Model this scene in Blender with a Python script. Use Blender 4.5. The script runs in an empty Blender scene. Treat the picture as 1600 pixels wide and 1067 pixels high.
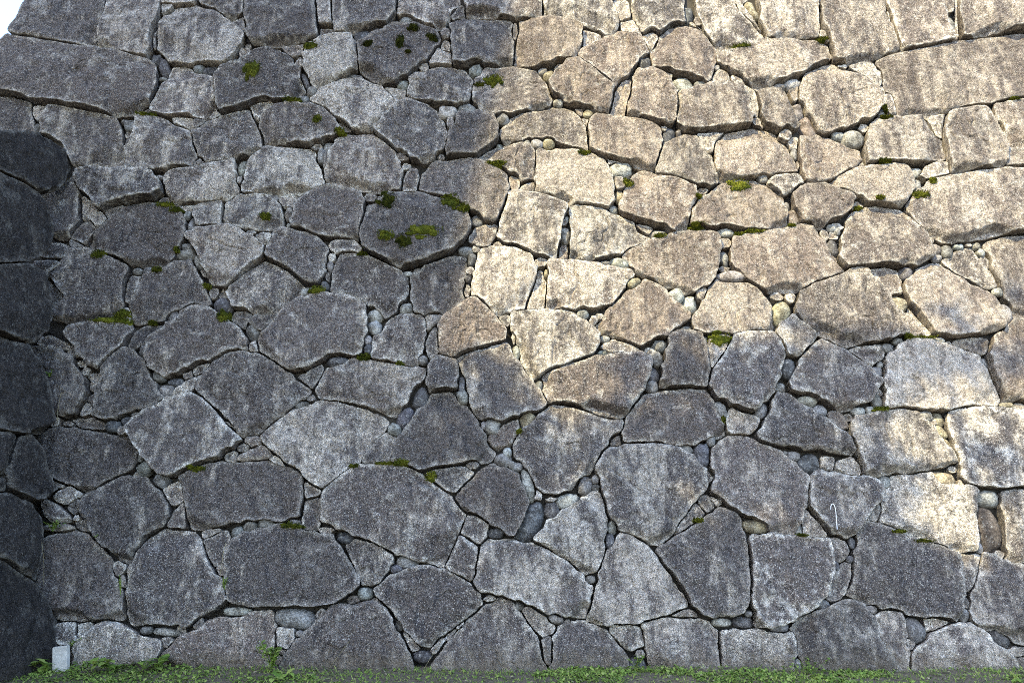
import bpy, math, random
import numpy as np
from mathutils import Vector, noise as mnoise
R = math.radians
rng = np.random.default_rng(7)
random.seed(7)
scene = bpy.context.scene
col = scene.collection

# ------------------------------------------------------------------ camera
W_PX, H_PX, F_PX = 1600.0, 1067.0, 1210.0
PITCH = R(10.9)
CAM = np.array([0.0, -7.5, 1.6])
cd = bpy.data.cameras.new('camera'); cam = bpy.data.objects.new('camera', cd); col.objects.link(cam)
cam.location = CAM; cam.rotation_euler = (math.pi/2 + PITCH, 0, 0)
cd.sensor_width = 36.0; cd.lens = 36.0*F_PX/W_PX; cd.clip_end = 2000
scene.camera = cam

# ------------------------------------------------------------------ light
SUN_EL, SUN_AZ = R(46), R(38)          # azimuth: degrees to the left of straight behind the camera
SUN = np.array([-math.sin(SUN_AZ)*math.cos(SUN_EL), -math.cos(SUN_AZ)*math.cos(SUN_EL), math.sin(SUN_EL)])
world = bpy.data.worlds.new('World'); scene.world = world; world.use_nodes = True
nt = world.node_tree; bg = nt.nodes['Background']
sky = nt.nodes.new('ShaderNodeTexSky'); sky.sky_type = 'NISHITA'; sky.sun_disc = False
sky.sun_elevation = SUN_EL; sky.sun_rotation = math.pi + SUN_AZ
sky.air_density = 1.0; sky.dust_density = 1.0; sky.ozone_density = 1.0
nt.links.new(sky.outputs[0], bg.inputs['Color']); bg.inputs['Strength'].default_value = 0.15
sd = bpy.data.lights.new('sun', 'SUN'); sd.energy = 2.0; sd.angle = R(0.53); sd.color = (1.0, 0.85, 0.50)
so = bpy.data.objects.new('sun', sd); col.objects.link(so)
so.rotation_euler = Vector(-SUN).to_track_quat('-Z', 'Y').to_euler()
so.location = (-20, -25, 30)
vs = scene.view_settings
vs.view_transform = 'Standard'; vs.look = 'None'; vs.gamma = 1.0; vs.use_curve_mapping = False
vs.exposure = 2.46
scene.cycles.pixel_filter_type = 'BLACKMAN_HARRIS'; scene.cycles.filter_width = 1.0
scene.cycles.use_denoising = False

# ------------------------------------------------------------------ helpers
def px_dir(px, py):
    x = (px - W_PX/2)/F_PX; z = -(py - H_PX/2)/F_PX
    c, s = math.cos(PITCH), math.sin(PITCH)
    return np.array([x, c - z*s, s + z*c])

class Frame:
    """a wall face: origin, right vector, up-slope vector, outward normal"""
    def __init__(self, O, U, V):
        self.O = np.array(O, float); self.U = np.array(U, float)/np.linalg.norm(U)
        V = np.array(V, float); V = V - self.U*np.dot(V, self.U); self.V = V/np.linalg.norm(V)
        self.N = np.cross(self.U, self.V)
    def from_px(self, pts):
        out = []
        for px, py in pts:
            d = px_dir(px, py); t = np.dot(self.O - CAM, self.N)/np.dot(d, self.N)
            q = CAM + d*t - self.O
            out.append((np.dot(q, self.U), np.dot(q, self.V)))
        return np.array(out)
    def world(self, u, v, n):
        return self.O + np.multiply.outer(u, self.U) + np.multiply.outer(v, self.V) + np.multiply.outer(n, self.N)

BAT = R(12)
MAIN = Frame((0, 0, 0), (1, 0, 0), (0, math.sin(BAT), math.cos(BAT)))
def main_pt(px, py):
    q = MAIN.from_px([(px, py)])[0]
    return MAIN.world(q[0], q[1], 0.0)
_A = main_pt(74, 1045); _B = main_pt(100, 230)
SIDE = Frame(_A, (0.10, 1, 0), _B - _A)

def _hash(ix, iy, iz, seed):
    h = (ix*374761393 + iy*668265263 + iz*2147483647 + seed*1274126177) & 0xFFFFFFFF
    h = ((h ^ (h >> 13))*1274126177) & 0xFFFFFFFF
    return ((h ^ (h >> 16)) & 0xFFFFFF)/float(0xFFFFFF)
def vnoise(x, y, z, seed=0):
    xi, yi, zi = np.floor(x).astype(np.int64), np.floor(y).astype(np.int64), np.floor(z).astype(np.int64)
    fx, fy, fz = x - xi, y - yi, z - zi
    fx = fx*fx*(3-2*fx); fy = fy*fy*(3-2*fy); fz = fz*fz*(3-2*fz)
    r = 0
    for a in (0, 1):
        for b in (0, 1):
            for c in (0, 1):
                w = (fx if a else 1-fx)*(fy if b else 1-fy)*(fz if c else 1-fz)
                r = r + w*_hash(xi+a, yi+b, zi+c, seed)
    return r*2 - 1
def fbm(x, y, z, oct=4, seed=0, gain=0.5):
    s, a = 0, 1.0
    for o in range(oct):
        s = s + a*vnoise(x, y, z, seed+o*17); a *= gain; x, y, z = x*2.03, y*2.03, z*2.03
    return s

def link(name, me, mat, parent=None, loc=(0, 0, 0)):
    o = bpy.data.objects.new(name, me); col.objects.link(o); o.location = loc
    if mat is not None and me is not None and not me.materials: me.materials.append(mat)
    if parent is not None: o.parent = parent
    return o
def mesh(name, v, f, smooth=True):
    me = bpy.data.meshes.new(name); v = np.asarray(v, np.float32)
    if isinstance(f, np.ndarray): tot = np.full(len(f), f.shape[1], np.int32); lp = f.ravel().astype(np.int32)
    else:
        tot = np.fromiter(map(len, f), np.int32, len(f)); lp = np.fromiter((i for q in f for i in q), np.int32, int(tot.sum()))
    me.vertices.add(len(v)); me.vertices.foreach_set('co', v.ravel())
    me.loops.add(len(lp)); me.loops.foreach_set('vertex_index', lp)
    me.polygons.add(len(tot)); me.polygons.foreach_set('loop_start', np.concatenate([[0], np.cumsum(tot)[:-1]]).astype(np.int32))
    if smooth: me.polygons.foreach_set('use_smooth', np.ones(len(tot), bool))
    me.update(calc_edges=True); return me
def empty(name, loc, label, cat, group=None):
    o = bpy.data.objects.new(name, None); col.objects.link(o); o.location = loc
    o['label'] = label; o['category'] = cat
    if group: o['group'] = group
    return o
def box_vf(x0, x1, y0, y1, z0, z1, v=None, f=None):
    v = [] if v is None else v; f = [] if f is None else f; b = len(v)
    v += [(x0,y0,z0),(x1,y0,z0),(x1,y1,z0),(x0,y1,z0),(x0,y0,z1),(x1,y0,z1),(x1,y1,z1),(x0,y1,z1)]
    f += [tuple(b+i for i in q) for q in ((0,3,2,1),(4,5,6,7),(0,1,5,4),(1,2,6,5),(2,3,7,6),(3,0,4,7))]
    return v, f

# ------------------------------------------------------------------ materials
class NB:
    def __init__(self, name):
        self.m = bpy.data.materials.new(name); self.m.use_nodes = True
        self.t = self.m.node_tree; self.b = self.t.nodes['Principled BSDF']
    def n(self, typ, **kw):
        x = self.t.nodes.new(typ)
        for k, v in kw.items(): setattr(x, k, v)
        return x
    def l(self, a, b): self.t.links.new(a, b)
    def val(self, x, i):
        if isinstance(x, (int, float)): i.default_value = x
        elif isinstance(x, tuple): i.default_value = x
        else: self.l(x, i)
    def math(self, op, a, b=0.0, clamp=False):
        x = self.n('ShaderNodeMath', operation=op, use_clamp=clamp); self.val(a, x.inputs[0]); self.val(b, x.inputs[1]); return x.outputs[0]
    def ramp(self, x, lo, hi, a=0.0, b=1.0):
        m = self.n('ShaderNodeMapRange', interpolation_type='SMOOTHSTEP'); self.val(x, m.inputs['Value'])
        for k, v in (('From Min', lo), ('From Max', hi), ('To Min', a), ('To Max', b)): self.val(v, m.inputs[k])
        return m.outputs[0]
    def mix(self, fac, a, b, typ='MIX'):
        m = self.n('ShaderNodeMix', data_type='RGBA', blend_type=typ); self.val(fac, m.inputs[0])
        self.val(a, m.inputs[6]); self.val(b, m.inputs[7]); return m.outputs[2]
    def noise(self, vec, scale, detail=3, rough=0.55, dist=0.0):
        x = self.n('ShaderNodeTexNoise'); self.val(vec, x.inputs['Vector']); self.val(scale, x.inputs['Scale'])
        x.inputs['Detail'].default_value = detail; x.inputs['Roughness'].default_value = rough; x.inputs['Distortion'].default_value = dist
        return x.outputs['Fac']
    def vmul(self, v, s):
        x = self.n('ShaderNodeVectorMath', operation='MULTIPLY'); self.l(v, x.inputs[0]); x.inputs[1].default_value = s; return x.outputs[0]
    def coords(self):
        tc = self.n('ShaderNodeTexCoord'); oi = self.n('ShaderNodeObjectInfo')
        mul = self.n('ShaderNodeVectorMath', operation='SCALE'); mul.inputs[0].default_value = (37.0, 91.0, 53.0); self.l(oi.outputs['Random'], mul.inputs['Scale'])
        add = self.n('ShaderNodeVectorMath', operation='ADD'); self.l(tc.outputs['Object'], add.inputs[0]); self.l(mul.outputs[0], add.inputs[1])
        return add.outputs[0], oi
    def bump(self, h, strength, dist, prev=None):
        x = self.n('ShaderNodeBump'); x.inputs['Strength'].default_value = strength; x.inputs['Distance'].default_value = dist
        self.l(h, x.inputs['Height'])
        if prev is not None: self.l(prev, x.inputs['Normal'])
        return x.outputs[0]

def granite():
    b = NB('granite'); P, oi = b.coords()
    sep = b.n('ShaderNodeSeparateColor'); b.l(oi.outputs['Color'], sep.inputs[0])
    bright, stain_amt, pale_amt, warm = sep.outputs[0], sep.outputs[1], sep.outputs[2], oi.outputs['Alpha']
    at = b.n('ShaderNodeAttribute', attribute_name='edge'); edge = at.outputs['Fac']
    geo = b.n('ShaderNodeNewGeometry'); WP = geo.outputs['Position']
    wst = b.noise(b.vmul(WP, (3.2, 3.2, 0.45)), 1.0, 4, 0.62, 0.5)
    big = b.noise(P, 2.6, 4, 0.6)
    streak = b.noise(b.vmul(P, (11, 11, 1.1)), 1.0, 4, 0.6, 0.4)
    mid = b.noise(P, 13, 4, 0.65)
    rnd = oi.outputs['Random']; grain = b.noise(P, b.math('ADD', b.math('MULTIPLY', rnd, 70.0), 50.0), 3, 0.70)
    fine = b.noise(P, 150, 2, 0.6)
    lich = b.noise(P, b.math('ADD', b.math('MULTIPLY', b.math('FRACT', b.math('MULTIPLY', rnd, 7.13)), 50.0), 62.0), 3, 0.8)
    # base stone
    c = b.mix(warm, (0.47, 0.425, 0.365, 1), (0.45, 0.375, 0.305, 1))
    # weather stain: dark, runs down the face, keeps off the edges
    e_in = b.ramp(edge, 0.0, 0.06)
    st = b.math('ADD', b.math('MULTIPLY', big, 0.48), b.math('MULTIPLY', streak, 0.62))
    st = b.math('ADD', st, b.math('MULTIPLY', wst, 0.70))
    st = b.math('ADD', st, b.math('MULTIPLY', mid, 0.40))
    st = b.math('ADD', st, b.math('MULTIPLY', stain_amt, 0.45))
    st = b.ramp(st, 1.10, 1.34)
    st = b.math('MULTIPLY', st, b.math('ADD', b.math('MULTIPLY', e_in, 0.4), 0.6))
    stcol = b.mix(warm, (0.078, 0.068, 0.068, 1), (0.19, 0.150, 0.130, 1))
    c = b.mix(b.math('MULTIPLY', st, 0.9), c, stcol)
    run = b.ramp(b.noise(b.vmul(P, (14, 14, 0.9)), 1.0, 2, 0.5, 0.3), 0.575, 0.65)
    run = b.math('MULTIPLY', run, b.math('MULTIPLY', e_in, b.math('ADD', b.math('MULTIPLY', stain_amt, 0.7), 0.15)))
    c = b.mix(run, c, (0.055, 0.052, 0.058, 1))
    # pale lichen-bleached rims and patches
    rim = b.math('SUBTRACT', 1.0, b.ramp(b.math('ADD', edge, b.math('MULTIPLY', b.math('SUBTRACT', mid, 0.5), 0.34)), -0.015, 0.03))
    rim = b.math('MULTIPLY', rim, pale_amt)
    c = b.mix(rim, c, (0.74, 0.70, 0.62, 1))
    patch = b.math('MULTIPLY', b.ramp(b.noise(P, 4.1, 5, 0.7), 0.55, 0.64), b.math('MULTIPLY', pale_amt, 0.7))
    c = b.mix(patch, c, (0.68, 0.64, 0.57, 1))
    mott = b.noise(P, 24, 4, 0.75)
    c = b.mix(1.0, c, b.n_rgb(b.ramp(mott, 0.34, 0.66, 0.66, 1.32)), 'MULTIPLY')
    # mineral grain: coarse crystals, dark pits, white specks
    c = b.mix(b.math('ADD', b.math('MULTIPLY', b.math('FRACT', b.math('MULTIPLY', rnd, 13.7)), 0.55), 0.45), c, b.mix(1.0, c, b.n_rgb(b.ramp(grain, 0.33, 0.67, 0.48, 1.48)), 'MULTIPLY'))
    c = b.mix(1.0, c, b.n_rgb(b.ramp(fine, 0.3, 0.7, 0.65, 1.35)), 'MULTIPLY')
    sp = b.math('MULTIPLY', b.ramp(lich, 0.575, 0.64), b.ramp(big, 0.35, 0.62, 0.55, 1.0))
    c = b.mix(b.math('MULTIPLY', sp, 0.85), c, (0.78, 0.75, 0.68, 1))
    c = b.mix(1.0, c, b.n_rgb(b.ramp(lich, 0.34, 0.44, 0.5, 1.0)), 'MULTIPLY')
    sepw = b.n('ShaderNodeSeparateXYZ'); b.l(WP, sepw.inputs[0])     # earth splashed up on the footing
    dirt = b.math('SUBTRACT', 1.0, b.ramp(b.math('ADD', sepw.outputs[2], b.math('MULTIPLY', b.math('SUBTRACT', mid, 0.5), 0.5)), 0.0, 0.22))
    c = b.mix(b.math('MULTIPLY', dirt, 0.65), c, (0.17, 0.14, 0.10, 1))
    c = b.mix(1.0, c, b.n_rgb(bright), 'MULTIPLY')
    b.l(c, b.b.inputs['Base Color'])
    b.b.inputs['Roughness'].default_value = 0.9; b.b.inputs['Specular IOR Level'].default_value = 0.25
    chis = b.noise(b.vmul(P, (1, 1, 0.75)), 26, 5, 0.68, 0.5)
    led = b.noise(b.vmul(P, (1, 1, 1.5)), 4.5, 5, 0.62, 0.6)
    step = b.math('MULTIPLY', b.math('FLOOR', b.math('MULTIPLY', led, 9.0)), 1/9.0)
    step = b.math('ADD', b.math('MULTIPLY', step, 0.7), b.math('MULTIPLY', led, 0.3))
    nb = b.bump(step, 0.8, 0.12)
    nb = b.bump(b.math('MULTIPLY', chis, 2.3), 1.0, 0.06, nb)
    nb = b.bump(grain, 1.0, 0.022, nb)
    b.l(nb, b.b.inputs['Normal'])
    return b.m
def _n_rgb(self, v):
    x = self.n('ShaderNodeCombineColor')
    for i in range(3): self.l(v, x.inputs[i])
    return x.outputs[0]
NB.n_rgb = _n_rgb

def pebble_mat():
    b = NB('river_pebble'); P, oi = b.coords()
    n1 = b.noise(P, 11, 5, 0.65); n2 = b.noise(P, 75, 3, 0.7); n3 = b.noise(P, 40, 4, 0.75)
    c = b.mix(b.ramp(n1, 0.42, 0.62), oi.outputs['Color'], b.mix(1.0, oi.outputs['Color'], (0.42, 0.40, 0.38, 1), 'MULTIPLY'))
    c = b.mix(1.0, c, b.n_rgb(b.ramp(n2, 0.32, 0.68, 0.45, 1.55)), 'MULTIPLY')
    c = b.mix(b.math('MULTIPLY', b.ramp(n3, 0.57, 0.66), 0.5), c, (0.52, 0.52, 0.48, 1))
    b.l(c, b.b.inputs['Base Color']); b.b.inputs['Roughness'].default_value = 0.85; b.b.inputs['Specular IOR Level'].default_value = 0.25
    nb = b.bump(n3, 0.7, 0.014); b.l(b.bump(n1, 0.5, 0.03, nb), b.b.inputs['Normal'])
    return b.m
def simple(name, c1, c2, scale, rough=0.9, bumpd=0.01, detail=4):
    b = NB(name); P, oi = b.coords()
    n = b.noise(P, scale, detail, 0.65)
    b.l(b.mix(b.ramp(n, 0.3, 0.7), c1, c2), b.b.inputs['Base Color'])
    b.b.inputs['Roughness'].default_value = rough; b.b.inputs['Specular IOR Level'].default_value = 0.25
    if bumpd: b.l(b.bump(n, 0.7, bumpd), b.b.inputs['Normal'])
    return b.m
def leafy(name, c1, c2, c3, trans=0.25):
    b = NB(name); g = b.n('ShaderNodeNewGeometry'); r = g.outputs['Random Per Island']
    cr = b.n('ShaderNodeValToRGB'); b.l(r, cr.inputs[0])
    cr.color_ramp.elements[0].color = c1; cr.color_ramp.elements[1].color = c3
    e = cr.color_ramp.elements.new(0.55); e.color = c2
    b.l(cr.outputs[0], b.b.inputs['Base Color']); b.b.inputs['Roughness'].default_value = 0.6; b.b.inputs['Specular IOR Level'].default_value = 0.3
    tr = b.n('ShaderNodeBsdfTranslucent'); b.l(cr.outputs[0], tr.inputs[0])
    mx = b.n('ShaderNodeMixShader'); mx.inputs[0].default_value = trans
    b.l(b.b.outputs[0], mx.inputs[1]); b.l(tr.outputs[0], mx.inputs[2])
    b.l(mx.outputs[0], b.t.nodes['Material Output'].inputs[0])
    return b.m
M_GRANITE = granite(); M_PEBBLE = pebble_mat()
M_CORE = simple('rubble_earth', (0.025, 0.023, 0.02, 1), (0.06, 0.054, 0.045, 1), 9, 1.0, 0.05)
M_SOIL = simple('damp_soil', (0.07, 0.058, 0.04, 1), (0.15, 0.125, 0.085, 1), 30, 1.0, 0.01)
M_MOSS = None
def moss_mat():
    b = NB('moss'); P, oi = b.coords()
    n = b.noise(P, 60, 4, 0.7); n2 = b.noise(P, 12, 3, 0.6)
    c = b.mix(b.ramp(n2, 0.3, 0.7), (0.060, 0.080, 0.011, 1), (0.19, 0.20, 0.022, 1))
    c = b.mix(1.0, c, b.n_rgb(b.ramp(n, 0.3, 0.7, 0.45, 1.3)), 'MULTIPLY')
    c = b.mix(1.0, c, oi.outputs['Color'], 'MULTIPLY')
    b.l(c, b.b.inputs['Base Color']); b.b.inputs['Roughness'].default_value = 1.0; b.b.inputs['Specular IOR Level'].default_value = 0.1
    b.l(b.bump(n, 1.0, 0.02), b.b.inputs['Normal'])
    return b.m
M_MOSS = moss_mat()

# ------------------------------------------------------------------ the ground
gx = np.concatenate([np.linspace(-300, -8, 14), np.linspace(-7, 9, 81), np.linspace(10, 300, 14)])
gy = np.concatenate([np.linspace(-300, -8, 14), np.linspace(-7, 1.2, 61), np.linspace(2, 300, 14)])
GX, GY = np.meshgrid(gx, gy)
def ground_z(x, y):
    x = np.asarray(x, float); y = np.asarray(y, float)
    near = np.exp(-((x/14)**2) - ((y+2)/9)**2)
    return near*0.022*fbm(x*1.1, y*1.1, x*0, 3, 3) + 0.05*np.clip((-3.7-x)/1.5, 0, 1)*near
GZ = ground_z(GX, GY)
ny, nx = GX.shape
gv = np.stack([GX.ravel(), GY.ravel(), GZ.ravel()], 1)
gf = [(j*nx+i, j*nx+i+1, (j+1)*nx+i+1, (j+1)*nx+i) for j in range(ny-1) for i in range(nx-1)]
ground = link('ground', mesh('ground', gv, gf), M_SOIL); ground['kind'] = 'structure'
ground['label'] = 'strip of dark damp soil at the foot of the wall'

M_GRAVEL = simple('pale_gravel', (0.13, 0.12, 0.10, 1), (0.22, 0.205, 0.175, 1), 55, 1.0, 0.01)  # unseen gravel, added to throw bounce light up at the shaded stones
pv = []; pxs = np.linspace(-40, 40, 60)
for yy in (-3.2, -16.0): pv += [(x_, yy + 0.25*math.sin(x_*0.9+yy), 0.03) for x_ in pxs]
path = link('bounce_gravel', mesh('bounce_gravel', pv, [(i, 60+i, 61+i, i+1)[::-1] for i in range(59)]), M_GRAVEL); path['kind'] = 'structure'; path['label'] = 'gravel path added out of view to bounce light onto the wall'

# ------------------------------------------------------------------ stones
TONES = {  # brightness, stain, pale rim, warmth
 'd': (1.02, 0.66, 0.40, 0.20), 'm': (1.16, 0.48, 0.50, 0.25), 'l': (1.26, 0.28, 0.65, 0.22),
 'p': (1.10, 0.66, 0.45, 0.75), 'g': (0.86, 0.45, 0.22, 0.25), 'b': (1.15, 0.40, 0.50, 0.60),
 't': (1.00, 0.22, 0.40, 0.50), 'q': (1.00, 0.34, 0.40, 0.95)}  # these tan tones carry part of the sunlit look in their colour
PEB = {'d': (0.10, 0.10, 0.105), 'm': (0.20, 0.195, 0.185), 'l': (0.29, 0.29, 0.265), 'y': (0.30, 0.265, 0.18), 'p': (0.20, 0.17, 0.15), 'b': (0.13, 0.105, 0.082)}

HF = {}
HC = 0.025
def seg_dist(P, poly):
    A = poly; B = np.roll(poly, -1, 0); d = B - A
    L = (d**2).sum(1) + 1e-12
    out = np.full(len(P), 1e9)
    for k in range(len(A)):
        t = np.clip(((P - A[k]) @ d[k])/L[k], 0, 1)
        q = A[k] + t[:, None]*d[k]
        out = np.minimum(out, ((P - q)**2).sum(1))
    return np.sqrt(out)
def area_centroid(p):
    x, y = p[:, 0], p[:, 1]; x2, y2 = np.roll(x, -1), np.roll(y, -1); c = x*y2 - x2*y; a = c.sum()/2
    return a, np.array([((x+x2)*c).sum()/(6*a), ((y+y2)*c).sum()/(6*a)])
def chaikin(p, k):
    q = np.roll(p, -1, 0); return np.stack([p*(1-k)+q*k, p*k+q*(1-k)], 1).reshape(-1, 2)
def resample(p, n):
    q = np.vstack([p, p[:1]]); s = np.concatenate([[0], np.cumsum(np.linalg.norm(np.diff(q, axis=0), axis=1))])
    t = np.linspace(0, s[-1], n, endpoint=False)
    return np.stack([np.interp(t, s, q[:, 0]), np.interp(t, s, q[:, 1])], 1)

def make_stone(frame, uv, tone, name, parent, seed, chip=False, push=0.0):
    r = np.random.default_rng(seed)
    a, c = area_centroid(uv)
    if a < 0: uv = uv[::-1]; a = -a
    size = math.sqrt(a)
    n = int(np.clip(size*4.2/(0.016 if not chip else 0.018), 22, 150))
    p = resample(uv if len(uv) > 22 else chaikin(uv, 0.07), n)
    # ragged outline
    tang = np.roll(p, -1, 0) - np.roll(p, 1, 0); tang /= np.linalg.norm(tang, axis=1)[:, None] + 1e-9
    nrm = np.stack([tang[:, 1], -tang[:, 0]], 1)
    am = 0.011 if not chip else 0.007
    p = p + nrm*(am*fbm(p[:, 0]*7, p[:, 1]*7, p[:, 0]*0+seed*3.1, 3, seed) + 0.4*am*fbm(p[:, 0]*34, p[:, 1]*34, p[:, 0]*0, 2, seed+5) + 0.0)[:, None]
    RAD = min(0.009, size*0.05)*(0.5+0.9*r.random())
    step = 0.03 if not chip else 0.025
    rmax = np.linalg.norm(p - c, axis=1).max()
    k = int(np.clip(rmax/step, 4, 22))
    ss = [1.0, 1-0.25*RAD/rmax*1.2, 1-0.8*RAD/rmax, 1-1.6*RAD/rmax]
    s0 = ss[-1]; ss += list(np.linspace(s0, 0.0, k+1)[1:-1])
    Q = np.concatenate([c + (p - c)*s for s in ss] + [c[None]])
    e = seg_dist(Q, p); e[:n] = 0
    loc = Q - c
    off = (r.normal(0, 0.018) if not chip else -0.060 + r.normal(0, 0.018))
    off += push
    tilt = r.normal(0, 0.025, 2); tilt[1] -= 0.06
    h = off + loc @ tilt
    h = h + min(0.007, size*0.008)*(1-np.exp(-e/(0.10*size+0.02)))
    # hewn facets
    for q in range(r.integers(3, 6) if not chip else 3):
        if q == 0:      # undercut lower edge
            ang = -math.pi/2 + r.normal(0, 0.45); sl = r.uniform(0.9, 2.6)
        else:
            ang = r.uniform(0, 2*math.pi); sl = r.uniform(0.10, 0.40) if r.random() < 0.7 else r.uniform(0.5, 1.3)
        d = np.array([math.cos(ang), math.sin(ang)]); ext = ((p - c) @ d).max()
        if q == 0: lim = ext - size*r.uniform(0.0, 0.13)
        elif sl > 0.48: lim = ext - size*r.uniform(0.03, 0.12)
        else: lim = ext*r.uniform(0.3, 0.85)
        wob = 0.07*size*fbm(loc[:, 0]*3/size, loc[:, 1]*3/size, e*0, 3, seed+91+q, 0.6)
        h = h - np.minimum(sl*np.maximum(loc @ d - lim + wob, 0), 0.12 if q == 0 else 0.06)
    w = np.clip(e/0.03, 0, 1)
    wu, wv = Q[:, 0], Q[:, 1]
    h = h + w*(0.018*fbm(wu*3.5, wv*3.5, e*0+seed, 2, seed+11) + 0.012*fbm(wu*12, wv*10, e*0, 3, seed+23, 0.6))
    # broken ridges
    rid = 1-np.abs(fbm(wu*5+3, wv*4, e*0+seed*1.7, 2, seed+41)); h = h - w*0.020*np.clip((rid-0.9)/0.1, 0, 1)*np.clip(fbm(wu*2, wv*2, e*0+5, 1, seed+7)*3, 0, 1)
    h = np.maximum(h, off - 0.095)
    t = np.clip(e/RAD, 0, 1); h = h - RAD*(1 - np.sqrt(np.clip(1-(1-t)**2, 0, 1)))
    U = list(Q[:, 0]); V = list(Q[:, 1]); Nn = list(h); E = list(e)
    b0 = len(U)
    hb = h[:n]
    for sc, dn in ((0.996, 0.03), (0.98, 0.12), (0.95, 0.26)):
        q = c + (p - c)*sc
        U += list(q[:, 0]); V += list(q[:, 1]); Nn += list(np.minimum(hb, off) - dn + 0.01*vnoise(q[:, 0]*9, q[:, 1]*9, q[:, 0]*0+dn, seed)); E += [0.3]*n
    if frame is MAIN:
        for a_, b_, h_ in zip((Q[:, 0]/HC).astype(int).tolist(), (Q[:, 1]/HC).astype(int).tolist(), h.tolist()):
            if HF.get((a_, b_), -9) < h_: HF[(a_, b_)] = h_
    wpos = frame.world(np.array(U), np.array(V), np.array(Nn))
    o0 = frame.world(c[0], c[1], 0.0)
    f = []
    nr = len(ss)
    for i in range(nr-1):
        for j in range(n):
            j2 = (j+1) % n; f.append((i*n+j, i*n+j2, (i+1)*n+j2, (i+1)*n+j))
    ci = nr*n
    for j in range(n): f.append(((nr-1)*n+j, (nr-1)*n+(j+1) % n, ci))
    prev = 0
    for i in range(3):
        st = b0 + i*n
        for j in range(n):
            j2 = (j+1) % n; f.append((prev+j2, prev+j, st+j, st+j2))
        prev = st
    f.append(tuple(prev+j for j in range(n))[::-1])
    me = mesh(name, wpos - o0, f)
    at = me.attributes.new('edge', 'FLOAT', 'POINT'); at.data.foreach_set('value', np.array(E, np.float32))
    o = link(name, me, M_GRANITE, parent, o0)
    T = TONES[tone]
    o.color = (T[0]*r.uniform(0.88, 1.12), np.clip(T[1]+r.normal(0, 0.10), 0, 1), np.clip(T[2]+r.normal(0, 0.12), 0, 1), np.clip(T[3]+r.normal(0, 0.15), 0, 1))
    return o

def make_pebble(frame, cu, cv, ru, rv, ang, tone, parent, seed, depth=None):
    r = np.random.default_rng(seed)
    ns, nr = 14, 9
    th = np.linspace(0, 2*math.pi, ns, endpoint=False); ph = np.linspace(0, math.pi, nr)[1:-1]
    X, Y, Z = [], [], []
    for a in ph:
        X += list(np.sin(a)*np.cos(th)); Y += list(np.sin(a)*np.sin(th)); Z += [math.cos(a)]*ns
    X += [0, 0]; Y += [0, 0]; Z += [1, -1]
    X, Y, Z = map(np.array, (X, Y, Z))
    k = 1 + 0.20*fbm(X*1.3+seed, Y*1.3, Z*1.3, 2, seed)
    sq = 2.7   # slightly squared pebbles
    rr = (np.abs(X)**sq + np.abs(Y)**sq + np.abs(Z)**sq)**(-1/sq)
    X, Y, Z = X*rr*k, Y*rr*k, Z*rr*k
    rn = 0.75*min(ru, rv) + 0.25*max(ru, rv)
    ca, sa = math.cos(ang), math.sin(ang)
    lu = X*ru; lv = Y*rv
    u = lu*ca - lv*sa; v = lu*sa + lv*ca
    nn = Z*rn
    dp = -rn*0.95 - 0.055 + r.normal(0, 0.014) if depth is None else depth
    o0 = frame.world(cu, cv, dp)
    pos = np.multiply.outer(u, frame.U) + np.multiply.outer(v, frame.V) + np.multiply.outer(nn, frame.N)
    m = len(ph); f = []
    for i in range(m-1):
        for j in range(ns):
            j2 = (j+1) % ns; f.append((i*ns+j, (i+1)*ns+j, (i+1)*ns+j2, i*ns+j2))
    for j in range(ns):
        j2 = (j+1) % ns; f.append((m*ns, j, j2)); f.append((m*ns+1, (m-1)*ns+j2, (m-1)*ns+j))
    o = link('pebble', mesh('pebble', pos, f), M_PEBBLE, parent, o0)
    cc = np.array(PEB[tone])*r.uniform(0.8, 1.2)*np.array([1+r.normal(0, 0.03), 1, 1+r.normal(0, 0.03)])
    o.color = (*np.clip(cc, 0.05, 0.7), 1)
    return o

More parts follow.
